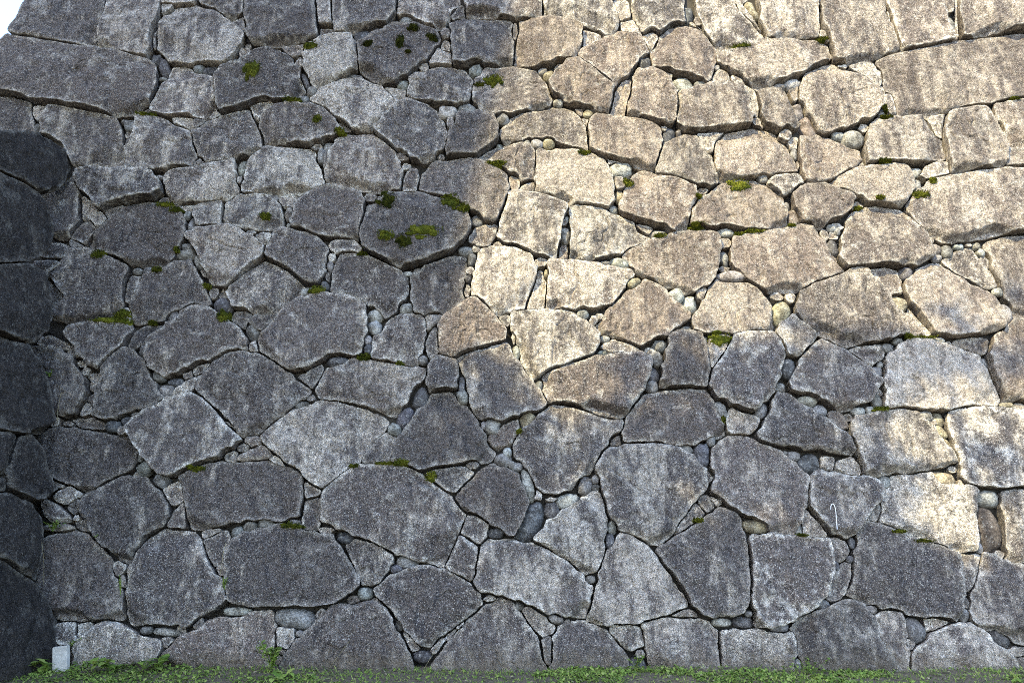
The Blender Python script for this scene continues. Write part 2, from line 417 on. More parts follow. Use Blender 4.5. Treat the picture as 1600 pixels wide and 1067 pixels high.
YOFF = (0, 250, 500, 650, 800)
PIECES = """S m 0 0 150 -80 112 0 38 185 300 240 505 275 600 262 600 210 612 130 648 20 655 -80
S d 0 0 36 195 -20 260 -120 420 -120 560 80 585 210 620 390 655 560 690 705 720 860 690 930 640 965 560 975 400 925 365 760 320 600 300 500 285 300 243
S l 0 0 660 -80 652 20 618 140 603 215 612 290 760 315 910 355 935 300 940 200 985 60 1000 -80
C m 0 0 945 290 940 210 975 110 1000 60 1000 130 965 220 970 285
C l 0 0 1003 12 1070 10 1060 45 1005 72
S l 0 0 1005 80 1080 30 1200 8 1330 40 1450 140 1515 195 1510 240 1480 290 1440 360 1370 400 1180 370 1040 365 985 300 962 220 975 140
S m 0 0 1240 -80 1250 5 1340 45 1430 108 1515 50 1520 -80
C l 0 0 1440 120 1510 80 1528 175 1500 175
C l 0 0 1005 -60 1235 -60 1200 0 1075 5 1000 0
S d 0 0 1530 -80 1522 60 1545 200 1560 250 1800 262 1970 237 1978 150 1965 50 1955 -80
S l 0 0 1030 420 1070 392 1120 392 1220 430 1300 445 1330 500 1335 600 1330 670 1290 730 1150 700 1000 700 940 685 960 610 1000 520 1035 450
S d 0 0 1355 440 1380 410 1480 375 1560 310 1600 290 1740 300 1850 400 1885 440 1880 480 1905 560 1870 590 1760 610 1640 612 1560 635 1480 670 1380 700 1350 600 1342 500
C l 0 0 200 650 290 640 275 680 240 755 215 730 190 700
S m 0 0 290 650 380 650 600 690 720 730 745 800 755 900 770 960 750 1040 700 1045 600 1015 450 1030 415 970 380 890 310 840 235 830 245 720
S d 0 0 -120 575 60 580 165 610 175 680 200 760 230 835 120 860 -120 850
C m 0 0 885 670 930 660 910 695 875 695
S m 0 0 850 715 975 720 1060 760 1150 790 1185 830 1205 900 1220 970 1180 1020 1050 1030 880 1030 765 1045 780 950 820 850 835 760
C l 0 0 1070 720 1190 725 1200 780 1160 780 1075 750
C m 0 0 1200 745 1270 740 1250 770 1210 790
C m 0 0 1325 685 1365 700 1320 730 1300 720
S m 0 0 1185 815 1270 770 1400 700 1540 655 1560 720 1600 790 1630 850 1622 915 1500 945 1400 985 1280 1000 1225 950 1205 870
C l 0 0 1555 640 1600 605 1685 600 1695 640 1680 690 1610 760 1590 730
C m 0 0 1200 1000 1240 960 1270 1000 1220 1020
C l 1 0 360 -60 455 -60 465 80 475 130 385 130 375 60
C l 1 0 387 135 475 135 480 190 390 192
S m 1 0 450 -80 470 60 478 190 600 190 720 150 800 135 870 60 880 -80
S l 1 0 900 -80 880 70 980 95 1050 140 1150 140 1200 80 1260 5 1265 -80
C d 1 0 1215 60 1255 10 1300 5 1300 75 1230 95
S m 1 0 1305 -80 1312 75 1450 80 1590 90 1700 95 1785 95 1798 -80
S l 1 0 290 300 320 260 390 240 480 200 600 195 615 260 640 370 630 410 560 450 480 490 400 535 355 535 300 440
C l 1 0 155 275 300 265 290 325 240 335 190 310
S d 1 0 640 270 730 190 900 130 1000 120 1120 165 1150 210 1110 290 1060 370 960 440 880 510 800 505 700 480 652 440 640 370
S l 1 0 335 610 420 545 520 480 650 455 720 500 790 530 870 620 820 690 730 780 700 810 610 800 560 760 500 720 440 660
S m 1 0 955 500 980 430 1060 420 1130 380 1250 400 1330 440 1360 500 1340 560 1300 640 1200 640 1080 610 940 605
C l 1 0 1080 375 1130 270 1220 310 1220 375 1140 378
C l 1 0 1155 280 1185 210 1205 240 1210 285
C l 1 0 790 520 930 530 925 610 890 615
S m 1 0 1210 150 1230 100 1350 85 1580 88 1600 120 1610 250 1600 380 1480 400 1390 370 1230 385 1225 300 1215 210
S m 1 0 1365 480 1440 410 1590 405 1760 420 1800 500 1855 600 1830 650 1700 680 1580 700 1420 690 1360 620 1350 550
S m 1 0 735 800 790 730 900 650 950 622 1060 650 1150 700 1185 760 1195 820 1170 900 1110 970 1040 990 950 970 870 910 800 850
S d 1 0 1270 690 1390 690 1490 715 1510 800 1510 860 1450 920 1370 970 1180 975 1200 870 1230 770
S m 1 0 1535 830 1545 770 1600 715 1800 655 1930 635 1990 655 2030 720 2080 850 2072 925 1950 890 1840 835 1700 850 1560 885
S m 1 0 15 700 95 650 200 640 330 655 420 690 490 755 545 815 480 850 330 890 150 895 45 890 35 830 5 760
S l 1 0 -80 1130 -60 1010 0 935 100 895 250 900 365 920 375 1000 420 1140 270 1190 40 1195 -90 1190
S m 1 0 450 930 500 860 580 820 700 815 790 880 870 960 915 1060 900 1180 820 1180 650 1160 500 1140 430 1110 440 1000
C d 1 0 510 745 560 770 590 800 540 800
S d 1 1 1010 130 1060 60 1110 0 1150 -20 1270 -25 1350 -22 1440 0 1540 40 1580 100 1560 230 1520 330 1480 380 1400 350 1310 270 1200 220 1080 205 1020 170
S m 1 0 1385 970 1490 905 1600 885 1720 885 1745 960 1740 1100 1650 1105 1610 1065 1560 1035 1450 995
S l 2 0 205 -80 195 80 290 95 380 110 480 150 590 190 640 190 660 130 640 40 610 -80
S p 2 0 50 110 180 103 340 108 440 160 440 250 420 310 390 355 270 360 130 400 25 395 20 280 45 200
C l 2 0 450 160 560 180 565 215 480 260 440 300 450 240
S p 2 0 415 330 450 280 560 220 680 185 790 180 830 240 850 300 820 350 770 390 700 470 645 520 590 490 500 400 425 360
C l 2 0 640 -20 720 -20 740 90 690 105 665 50
C l 2 0 685 115 760 98 800 150 790 180 700 175
S l 2 0 780 -80 755 30 790 140 830 190 870 165 920 185 1000 130 1100 120 1080 40 1060 -80
C l 2 0 815 200 890 175 920 215 900 270 870 300 840 240
S l 2 0 1165 -80 1160 60 1180 120 1220 190 1260 250 1310 295 1390 290 1480 250 1540 225 1575 200 1500 120 1400 30 1320 -80
C l 2 0 1320 -40 1400 -10 1500 90 1575 190 1510 140 1420 50
C m 2 0 1110 100 1140 110 1195 150 1200 165 1140 135
S p 2 0 875 380 890 300 930 220 1010 145 1090 135 1160 155 1230 220 1275 280 1275 380 1250 440 1220 505 1100 460 980 420 890 405
S p 2 0 765 470 790 420 880 418 960 450 1000 500 1030 570 1045 640 1020 740 980 770 850 730 720 705 735 620 755 540
C l 2 0 950 420 1005 435 1000 470 960 455
C l 2 0 1265 480 1300 410 1345 420 1370 500 1280 510
C l 2 0 1380 460 1440 475 1445 500 1385 500
S m 2 0 1285 310 1390 305 1480 260 1600 235 1800 225 1950 235 1990 260 2020 330 1980 345 1880 410 1780 460 1680 495 1600 540 1540 535 1470 480 1400 440 1320 400 1290 350
S m 2 0 1040 560 1130 530 1260 515 1440 505 1500 580 1510 700 1500 770 1400 790 1200 805 1080 805 1040 760
C l 2 0 1460 510 1520 545 1560 660 1540 715 1510 660 1495 570
S m 2 0 1550 560 1600 540 1700 525 1725 540 1740 620 1790 720 1810 780 1740 790 1640 790 1590 770 1560 690
C l 2 0 1510 730 1550 720 1590 790 1530 760
S p 2 0 235 510 260 440 350 370 420 375 520 440 640 530 630 620 600 700 480 665 340 630 265 580 235 540
C m 2 0 620 700 650 560 690 490 750 480 745 560 715 640 710 715 650 712
C p 2 0 395 655 445 660 445 705 415 700
C m 2 0 425 715 480 720 470 770 455 760
S p 2 0 485 740 520 708 650 715 740 725 880 750 940 790 945 900 910 1000 890 1040 800 1020 650 985 560 960 485 910 480 820
S m 2 0 950 890 1010 845 1110 808 1160 830 1210 930 1255 1020 1280 1130 1240 1165 1100 1130 1000 1090 905 1075 915 980
C l 2 0 1165 820 1330 795 1340 800 1280 870 1260 940 1230 940 1195 870
S m 2 0 1270 940 1285 870 1350 800 1480 775 1560 770 1640 795 1720 880 1780 960 1795 1055 1700 1070 1500 1090 1330 1115 1290 1080 1270 1010
S m 2 0 155 950 170 910 300 905 430 920 500 950 580 975 615 1060 640 1150 640 1240 610 1290 480 1265 360 1260 250 1200 145 1175
C d 2 0 590 970 680 975 700 1000 610 1000
S l 3 0 -50 -80 -40 100 0 180 10 235 90 220 240 215 325 200 320 60 300 -80
S m 3 0 350 -80 345 60 370 160 400 260 430 360 520 375 640 350 800 310 835 290 810 210 770 130 740 40 715 -80
C m 3 0 340 160 370 180 390 250 350 240 335 200
S l 3 0 760 -80 770 80 805 150 815 220 840 295 960 275 1080 255 1170 240 1150 160 1100 40 1090 -80
C l 3 0 745 50 770 60 780 120 765 145
C m 3 0 1095 -40 1165 -40 1165 60 1125 70
C l 3 0 1195 -40 1215 80 1215 215 1180 225 1165 190 1190 90
S m 3 0 1200 -80 1200 80 1220 230 1400 205 1600 175 1720 160 1720 -80
S m 3 0 690 365 800 325 1000 290 1220 245 1450 215 1600 190 1720 170 1720 580 1600 595 1450 620 1200 655 1000 690 830 720 815 640 800 560 750 540 735 440
S m 3 0 215 490 280 420 350 390 440 380 510 420 620 470 700 530 720 600 720 670 640 730 540 765 450 800 360 825 315 790 265 710 230 640 200 600
C l 3 0 520 400 600 370 660 380 710 440 720 510 690 520 590 460
C l 3 0 440 385 500 380 500 410 460 400
C m 3 0 140 550 195 510 195 600 175 625
C l 3 0 690 410 720 420 735 480 715 470
C l 3 0 730 580 770 555 800 600 815 690 770 690 740 640
S m 3 0 1110 790 1140 700 1210 665 1310 645 1370 660 1420 740 1460 830 1500 900 1500 980 1480 1040 1350 1050 1150 1080 1140 980 1115 880
S m 3 0 1430 640 1530 610 1720 585 1720 920 1600 925 1520 900 1490 810 1450 730
S m 3 0 1515 915 1720 930 1720 1015 1490 1035 1505 960
C l 3 0 1460 740 1490 800 1480 820 1455 770
S m 3 0 640 780 690 745 800 730 960 705 1020 740 1060 830 1110 870 1120 985 1000 990 880 990 740 1005 620 1020 615 880
C l 3 0 1000 700 1130 680 1110 760 1100 850 1060 830 1020 730
S p 3 0 205 850 320 830 420 845 520 885 600 920 605 980 560 1030 480 1070 400 1120 290 1135 240 1120 215 1050 200 950
C l 3 0 140 850 195 840 200 910 165 910
C m 3 0 190 985 210 1000 205 1060 185 1060
C m 3 0 580 1010 610 985 615 1025 585 1030
S l 0 1 450 45 560 40 750 50 830 60 950 80 1000 140 1005 190 950 215 800 235 690 255 620 290 580 260 510 180 450 110
S l 0 1 1005 90 1060 50 1200 40 1330 10 1455 -10 1475 60 1475 190 1420 230 1300 245 1100 255 1050 235 1020 150
S d 0 1 390 100 420 60 470 150 485 260 480 360 420 450 380 470 330 440 300 330 260 260 330 220 370 150
C l 0 1 490 200 560 240 580 290 550 340 490 350 480 280
C l 0 1 550 350 600 300 650 350 620 395 580 400
C d 0 1 640 300 760 260 700 320 660 350
C d 0 1 425 470 490 390 550 360 585 405 540 470 515 510 470 490
S d 0 1 525 510 600 410 700 320 800 250 900 230 990 260 1080 300 1130 330 1155 400 1130 500 1090 600 1000 640 900 655 800 630 700 580 610 540
C l 0 1 1100 270 1210 262 1195 310 1140 290
S l 0 1 1210 270 1390 250 1380 340 1370 400 1240 410 1210 370 1195 300
S m 0 1 1385 340 1400 260 1470 215 1600 200 1690 215 1740 270 1760 350 1750 400 1680 420 1560 420 1420 385 1385 390
S l 0 1 1150 460 1230 420 1320 408 1430 410 1520 450 1600 490 1640 530 1620 600 1560 660 1480 740 1400 795 1340 780 1290 720 1240 610 1200 540
C d 0 1 1240 670 1270 680 1290 730 1260 710
C m 0 1 770 760 810 700 870 690 850 800 820 865 760 868
S d 0 1 875 692 1000 690 1100 630 1195 598 1215 660 1260 760 1305 860 1300 885 1200 890 1100 930 990 985 900 1000 805 990 800 910 830 840 855 770
S d 0 1 420 540 510 530 610 580 700 600 790 660 760 720 755 850 750 920 690 965 540 1000 440 1000 370 970 400 850 360 700
C d 0 1 300 500 360 480 410 520 410 600 300 595
C d 0 1 255 605 350 605 400 620 350 720 300 730 270 660
C d 0 1 300 740 350 720 390 850 360 940 300 935 285 850
C d 0 1 420 480 470 495 510 525 430 535
S m 0 1 1400 820 1450 760 1530 690 1640 608 1740 670 1850 745 1900 785 1850 850 1760 920 1640 960 1560 935 1450 905 1410 860
S m 0 1 1010 1050 1100 980 1170 910 1230 895 1330 940 1400 990 1480 1020 1530 1100 1540 1170 1420 1190 1350 1230 1250 1260 1150 1310 1020 1345 940 1310 910 1200 930 1100
C g 0 1 1530 1000 1600 950 1720 940 1690 1010 1630 1050 1600 1060
C l 1 1 920 100 965 30 1000 45 1015 110 990 185 915 180
S d 1 1 215 340 250 260 330 195 450 152 560 165 650 205 685 250 660 340 635 420 630 475 540 480 430 460 330 435 210 410
C l 1 1 130 215 250 208 240 260 180 275 140 250
S d 1 1 665 540 665 440 690 340 750 270 830 200 1000 190 1100 215 1200 245 1300 310 1345 370 1340 430 1260 520 1130 590 1000 640 900 665 780 600
C m 1 1 1340 460 1380 400 1500 390 1500 450 1450 520 1380 530 1335 500
S l 1 1 1515 470 1540 360 1590 185 1730 192 1850 235 1945 265 1925 370 1890 520 1880 600 1760 575 1640 530 1540 515
S d 1 1 75 520 100 430 200 420 310 440 380 490 440 530 435 600 420 700 380 755 310 740 230 680 120 610 55 580
C l 1 1 -20 460 20 438 88 448 70 505 30 505
C l 1 1 445 520 500 480 600 495 650 540 640 570 540 560 490 570
C d 1 1 435 690 465 685 455 760 430 740
S m 1 1 480 640 520 570 590 560 720 600 850 660 945 710 950 780 910 870 840 950 800 970 720 900 600 840 450 810 460 720
S d 1 1 960 690 1060 650 1200 600 1310 570 1320 620 1300 750 1290 870 1200 940 1060 950 985 940 970 820
S l 1 1 1372 620 1400 540 1500 525 1620 532 1710 575 1755 650 1740 740 1700 850 1680 920 1600 935 1530 960 1430 880 1350 830 1340 780
S m 1 1 160 920 250 860 430 825 560 840 680 895 690 1000 670 1120 650 1190 500 1200 430 1220 300 1290 210 1300 100 1240 10 1180 0 1100 60 1040
S m 1 1 770 1060 840 980 930 945 1020 955 1055 1000 1055 1060 1030 1150 990 1275 880 1255 720 1220 720 1120
C m 1 1 1060 960 1070 945 1160 950 1130 990 1060 1055
S p 1 1 1150 1010 1250 900 1380 850 1440 920 1510 1000 1555 1060 1550 1110 1420 1150 1300 1190 1210 1220 1140 1190 1130 1090
C d 1 1 1060 1130 1110 1030 1135 1060 1140 1190 1080 1230
S l 2 1 365 290 400 270 560 285 640 320 760 370 800 430 870 460 850 490 700 550 570 580 480 605 400 605 360 610 365 450
C p 2 1 320 510 345 510 355 605 290 608 300 550
S p 2 1 670 285 700 190 760 100 820 55 910 85 1050 110 1160 165 1160 230 1125 300 1090 420 1030 440 950 405 820 370 700 330
C m 2 1 650 95 690 100 710 160 660 180 645 140
S p 2 1 1115 395 1120 310 1190 225 1300 155 1420 110 1530 100 1620 150 1690 220 1720 290 1742 385 1700 405 1600 415 1450 410 1250 400 1150 400
C m 2 1 1120 405 1210 405 1215 430 1110 430
C m 2 1 780 385 800 380 890 410 860 445 810 420
S p 2 1 700 590 740 540 850 500 980 470 1060 445 1140 435 1290 455 1310 500 1300 640 1260 730 1180 800 1090 835 1000 790 900 740 770 680
S l 2 1 225 620 400 612 500 640 640 650 770 670 760 720 690 800 620 880 540 900 420 915 280 915 215 910 225 760
C l 2 1 175 660 215 735 215 820 200 910 90 915 140 770
S p 2 1 525 1010 600 940 680 870 720 810 780 770 840 735 900 760 980 820 1060 890 1115 950 1090 1010 1000 1070 900 1110 800 1150 700 1120 560 1060
S m 2 1 1150 960 1200 870 1280 735 1350 750 1490 755 1560 830 1620 900 1645 960 1650 1055 1560 1065 1440 1065 1230 1080 1140 1060 1130 1030
S p 2 1 1370 620 1375 500 1400 465 1500 445 1620 430 1750 400 1850 385 1890 395 1930 450 1990 520 2030 600 2095 690 2000 725 1900 750 1820 790 1720 815 1620 800 1550 770 1490 750 1400 680
S l 2 1 0 930 100 920 310 915 420 960 520 1030 550 1090 540 1170 480 1220 300 1290 190 1310 120 1345 80 1280 40 1150 -10 1010
S l 3 1 10 130 60 90 190 85 230 130 160 180 95 205 60 170
S p 3 1 165 210 200 160 290 140 370 145 430 170 510 200 560 235 540 270 470 330 400 360 340 405 290 390 220 370 170 290
S m 3 1 360 140 430 90 500 45 620 30 780 15 860 20 920 70 935 140 900 200 850 260 780 275 640 260 570 220 520 190
C l 3 1 990 40 1060 5 1130 0 1140 80 1000 100 950 90
S m 3 1 890 270 920 200 1000 140 1080 100 1280 60 1500 35 1720 20 1720 425 1600 430 1450 455 1330 470 1200 500 1110 490 1010 450 930 390 900 340
S m 3 1 470 500 490 400 530 330 600 280 700 265 780 280 850 310 930 380 1000 450 1030 530 1040 590 960 640 880 650 760 640 600 645 490 660 455 600
C l 3 1 1110 610 1180 560 1260 520 1310 530 1340 590 1400 670 1460 770 1390 780 1280 720 1190 680
S m 3 1 1370 540 1400 490 1480 465 1600 455 1720 445 1720 950 1640 985 1600 980 1560 960 1540 880 1490 800 1460 720 1410 640 1410 590
S m 3 1 860 770 900 710 980 650 1050 620 1110 640 1170 690 1260 750 1380 790 1450 830 1470 900 1495 990 1480 1030 1400 1050 1300 1075 1150 1085 1040 1060 960 950 900 870
C l 3 1 650 670 740 655 840 675 850 740 860 820 780 820 720 760 660 710
C p 3 1 840 955 900 950 960 1020 990 1090 900 1080 860 1010
C l 3 1 905 880 960 960 1040 1070 1000 1090 970 1020 905 930
S m 3 1 170 930 200 830 300 770 430 720 560 680 630 690 690 760 750 830 800 910 850 990 870 1070 840 1090 700 1120 500 1150 400 1120 280 1080 200 990
S m 3 1 60 1060 90 1000 150 960 230 1000 310 1060 340 1090 280 1150 200 1210 140 1220 110 1160 60 1090
S p 3 1 1500 1060 1560 980 1720 985 1720 1480 1600 1490 1510 1505 1480 1430 1420 1290 1400 1180 1440 1090
S m 0 2 400 60 500 20 570 5 800 15 800 80 750 150 680 200 640 245 600 290 540 270 490 210 440 130
C m 0 2 285 130 310 80 370 85 420 150 360 160
C l 0 2 230 110 270 50 320 75 290 110 240 130
C m 0 2 270 20 340 30 330 60 290 50
C d 0 2 770 140 830 60 900 20 1040 20 1000 60 940 100 880 140 820 155
S g 0 2 230 180 350 160 430 210 480 290 530 380 530 450 500 530 440 580 380 590 350 550 360 420 300 280
S d 0 2 640 300 720 210 780 172 840 190 900 260 940 350 980 420 1020 480 960 530 850 565 740 595 640 615 570 595 585 500 610 400
C l 0 2 545 370 600 315 632 318 610 390 580 430 540 420
C d 0 2 530 470 580 440 575 520 560 550 540 520
C l 0 2 1125 320 1180 300 1190 345 1140 360
C l 0 2 1060 450 1140 370 1240 330 1260 380 1170 430 1060 470
C l 0 2 1190 300 1230 260 1300 255 1270 300 1210 340
S m 0 2 1200 400 1260 330 1330 250 1400 200 1490 182 1610 205 1700 260 1800 330 1930 425 1890 480 1800 545 1720 610 1620 680 1520 725 1450 660 1370 560 1290 480
C m 0 2 1545 150 1590 105 1600 180 1560 185
S m 0 2 790 670 830 610 920 550 1050 480 1170 440 1250 490 1350 580 1440 680 1500 740 1460 790 1350 850 1200 900 1100 950 1000 980 920 890 850 770 800 710
C m 0 2 1390 620 1430 625 1470 680 1420 660
C d 0 2 400 600 560 590 640 640 620 660 480 650
S g 0 2 270 740 380 660 520 680 640 705 780 715 830 780 838 880 780 930 650 990 530 1055 470 1045 380 970 300 900 270 830
S d 0 3 1115 370 1190 330 1330 290 1480 280 1640 265 1720 285 1800 315 1870 370 1890 460 1880 540 1870 620 1800 640 1720 645 1600 650 1440 650 1300 690 1160 690 1150 560
C m 0 2 1450 860 1520 805 1600 772 1660 795 1700 845 1620 862 1540 875
C l 1 2 70 860 110 845 150 870 185 905 150 915 100 890
S m 1 2 365 420 420 320 500 260 600 235 750 250 880 262 990 285 1050 300 1050 340 980 400 950 470 900 560 870 580 780 560 690 520 600 500 480 480 390 465
C m 1 2 255 350 330 310 400 272 410 300 370 390 340 415
C m 1 2 320 495 350 470 360 490 330 510
S d 1 2 1085 290 1130 220 1200 225 1260 240 1265 330 1260 405 1180 415 1075 440 1065 360
S m 1 2 1255 225 1310 195 1440 170 1560 135 1610 215 1690 320 1760 420 1822 515 1790 555 1690 575 1600 600 1520 630 1420 600 1360 560 1330 470 1300 350 1280 290
S m 1 2 15 725 100 640 220 560 320 510 430 505 560 520 700 545 780 580 820 630 760 710 690 790 620 880 560 940 480 1000 400 1045 340 1010 270 930 180 880 80 790
C m 1 2 660 890 680 810 740 730 810 685 870 715 840 800 830 890 750 890
S d 1 2 840 880 860 780 910 700 960 620 1030 530 1100 440 1200 435 1260 480 1340 560 1400 650 1440 740 1490 830 1440 870 1300 880 1180 905 1000 920 930 885
C m 1 2 1060 950 1130 915 1240 905 1330 905 1355 940 1310 1000 1240 1060 1190 1050 1130 1010
C p 1 2 1440 735 1510 670 1600 610 1640 600 1640 680 1600 770 1520 790 1470 770
S g 1 3 1250 500 1300 430 1400 330 1490 290 1560 310 1640 350 1690 450 1710 540 1680 640 1620 740 1560 725 1470 680 1400 620 1270 560
C m 2 3 140 510 155 455 180 490 175 515
S m 1 3 405 650 410 560 430 480 500 380 580 320 700 295 850 300 970 320 1050 380 1130 430 1220 500 1300 600 1280 690 1240 780 1200 860 1165 940 1050 910 980 900 880 860 740 790 600 740 480 690
C m 1 3 300 410 340 430 400 460 380 480 300 510
C m 1 3 290 515 380 510 405 540 390 620 385 710 320 710 275 690
S d 1 3 -180 860 -160 780 -100 720 0 700 110 670 200 690 300 715 480 735 530 830 590 930 645 1020 640 1060 600 1110 520 1140 380 1170 200 1185 0 1180 -110 1175 -180 1130 -190 960
S m 1 3 550 790 620 760 700 770 790 820 850 860 865 920 840 960 800 1010 760 1050 660 1055 640 980 590 890
C m 1 3 1290 690 1320 620 1380 620 1455 670 1440 740 1395 795 1330 755 1275 730
S m 1 3 1180 930 1220 850 1270 740 1320 760 1390 810 1380 900 1360 1000 1340 1020 1260 980 1200 950
S d 1 4 735 480 830 390 970 330 1100 325 1180 355 1300 420 1380 490 1410 560 1350 630 1250 710 1150 780 1080 840 1010 820 920 720 870 620 760 520
S l 1 4 1370 480 1365 420 1390 300 1405 200 1450 165 1600 172 1720 190 1840 240 1950 300 2050 400 2105 470 2090 560 2060 655 1950 655 1830 630 1700 575 1560 520 1450 500
S m 2 2 0 760 60 680 150 600 260 505 380 530 560 590 700 620 690 660 640 720 570 810 520 900 440 980 350 1060 280 1090 200 1070 140 1030 100 940 30 850
S m 2 3 530 310 570 220 640 180 780 160 950 160 1060 190 1160 250 1220 330 1240 390 1200 460 1130 560 1060 650 1000 730 940 790 870 780 800 750 680 710 620 630 580 540 550 400
S d 2 2 690 740 720 620 760 530 820 460 920 425 1060 412 1200 412 1250 440 1290 540 1350 650 1340 700 1230 740 1120 770 1060 775 900 755 720 760
S p 2 2 195 380 210 330 300 280 430 245 600 210 760 190 860 200 890 230 880 310 830 420 760 520 730 570 650 600 560 590 450 540 330 510 230 500 200 430
C l 2 2 560 160 590 130 650 105 740 135 800 175 750 190 600 195
S d 2 2 920 410 940 280 970 170 1000 70 1060 45 1180 70 1210 130 1230 220 1235 320 1220 405 1060 408
C m 2 2 1230 110 1250 80 1320 70 1370 100 1340 180 1260 290 1225 220
S m 2 2 1235 390 1275 290 1340 180 1400 95 1500 65 1610 75 1680 115 1710 190 1690 310 1640 430 1590 500 1530 570 1450 560 1370 510 1270 460
C l 2 2 1340 620 1350 570 1390 535 1480 570 1560 590 1545 660 1500 690 1390 695 1350 660
S m 2 3 1255 250 1275 180 1340 125 1430 105 1520 140 1620 190 1730 240 1820 320 1868 400 1845 540 1810 660 1780 735 1700 740 1620 700 1540 650 1450 600 1350 560 1260 480 1270 350
C m 2 3 1250 500 1330 500 1340 550 1290 545
C d 2 3 1155 500 1230 490 1270 540 1260 590 1220 600
C m 2 3 1020 730 1070 640 1150 530 1220 600 1180 640 1100 690
S d 2 3 915 830 980 780 1100 700 1230 610 1340 555 1400 590 1440 690 1470 800 1490 900 1490 1050 1450 1230 1300 1260 1200 1240 1140 1180 1090 1090 1020 980 960 900
S l 2 3 150 730 220 660 350 560 480 470 540 455 580 530 598 640 590 760 570 870 540 940 510 980 420 950 300 870 200 800 145 770
S l 2 4 640 170 680 120 760 150 830 200 900 270 960 370 1040 460 1090 520 1100 580 1000 630 860 670 700 700 560 700 480 670 500 570 530 460 570 330 600 240
S m 2 4 1490 150 1600 135 1800 148 1980 160 2005 220 2015 370 1990 480 1920 580 1800 660 1690 715 1610 730 1540 710 1510 560 1500 350
C p 2 4 1000 640 1090 605 1150 620 1170 655 1050 655
S l 2 4 820 690 900 665 1050 660 1200 660 1250 690 1300 740 1310 850 1310 1050 1150 1060 950 1060 880 1010 850 880
S l 2 4 1318 745 1420 728 1560 735 1620 755 1765 745 1790 800 1780 900 1770 1040 1600 1050 1450 1060 1320 1055 1315 880
S m 2 4 255 790 300 720 350 660 460 680 540 715 620 760 690 840 740 930 755 1010 600 1050 430 1060 300 1050 250 990
C l 2 4 630 700 720 700 810 725 835 825 760 860 700 840 620 760
C l 2 4 60 600 110 580 190 640 270 710 260 750 200 770 120 700
C d 2 4 190 800 230 770 255 800 255 920 230 950 205 930
S m 1 4 1070 1010 1180 820 1300 690 1420 590 1530 525 1600 560 1700 690 1770 830 1800 950 1805 1040 1600 1050 1400 1050 1200 1040
S d 1 4 155 990 170 890 260 790 370 670 480 590 610 570 735 535 800 590 860 690 920 800 960 900 980 1020 800 1040 600 1050 400 1050 180 1040
C l 1 4 120 730 160 715 225 720 225 780 190 860 120 840
C l 1 4 910 750 940 755 1010 830 1010 870 970 870
C l 1 4 1090 860 1150 785 1185 790 1110 885
C l 1 4 1185 775 1250 720 1250 735 1190 800
C m 1 4 1250 715 1300 670 1300 700 1260 730
S b 0 4 1010 870 1080 800 1190 750 1280 690 1420 655 1590 630 1680 620 1700 700 1705 850 1690 980 1640 1030 1500 1030 1300 1020 1100 1000 1000 940
S l 0 4 470 830 540 750 600 700 660 682 740 710 850 760 1000 805 990 860 940 940 910 990 700 1000 460 980
C l 0 4 350 700 450 690 455 740 450 820 340 820
C l 0 4 465 700 540 690 560 710 480 780 462 770
S g 0 4 290 180 360 130 450 105 540 150 620 230 680 330 720 440 745 540 745 660 600 665 450 670 330 675 315 600 290 470 280 330
S m 0 4 770 540 800 420 790 370 830 240 890 160 980 100 1080 95 1180 120 1245 180 1270 270 1330 350 1390 440 1415 530 1350 590 1240 650 1160 705 1080 695 950 690 800 695 770 620
S d 0 3 475 555 530 490 640 430 760 375 860 368 940 410 990 460 1030 540 1040 620 1000 680 900 750 830 840 800 910 755 920 680 840 590 740 520 640
C l 0 3 1000 440 1105 400 1130 480 1120 520 1060 545 1030 500
C m 0 3 1140 530 1145 690 1030 690 1080 590
C d 0 3 1260 770 1330 730 1400 710 1420 740 1410 830 1380 920 1330 940 1300 870
C m 0 3 1250 720 1300 695 1370 705 1310 745 1260 750
C m 0 3 270 340 310 370 350 470 350 500 290 500 260 420
C l 0 3 320 380 350 375 390 430 360 450
C l 0 3 370 500 420 430 490 480 430 520 400 540
C m 0 3 300 510 360 505 430 640 380 660 330 620
C d 0 3 410 560 470 510 470 580 450 620
C l 0 3 650 820 700 830 720 880 690 870
S l 3 2 730 500 740 350 760 220 830 140 940 110 1100 130 1250 170 1340 220 1410 310 1450 400 1480 490 1460 530 1300 530 1150 550 1020 555 850 535 750 545
C m 3 2 510 185 590 155 720 155 740 190 720 240 650 290 590 240 540 205
S m 3 2 140 380 170 300 240 210 300 120 350 85 420 135 490 180 560 230 650 300 710 370 690 450 640 510 560 540 480 550 380 500 270 460 150 420
C m 3 2 1180 125 1290 95 1425 97 1410 180 1380 190 1300 175 1230 150
C d 3 2 390 570 430 555 500 600 525 660 470 670 410 620
S d 3 2 -15 620 20 510 70 435 120 450 200 510 300 570 380 630 470 690 530 750 560 800 545 825 400 805 200 780 60 770 -40 740 -60 700
S l 3 2 530 640 560 590 700 565 850 550 940 560 1020 620 1070 690 1120 760 1170 810 1205 880 1050 920 940 940 800 950 660 965 620 950 600 850 560 780
S l 3 2 1130 600 1160 550 1300 530 1450 535 1600 545 1720 550 1720 1030 1600 1035 1480 1035 1330 1025 1250 1010 1220 960 1210 840 1170 780
C m 3 3 340 310 345 250 425 250 425 330 380 335
C m 3 3 430 330 450 280 540 248 590 310 590 365 500 350
S m 3 3 260 500 280 390 310 325 400 335 500 365 640 375 720 420 750 470 700 540 630 610 560 710 510 760 420 720 330 630 265 560
C d 3 3 640 640 680 560 720 535 730 590 700 655
S l 3 3 745 480 800 360 940 345 1040 350 1100 410 1240 430 1300 440 1340 500 1310 570 1320 840 1200 845 1090 800 960 770 860 710 720 650 735 560
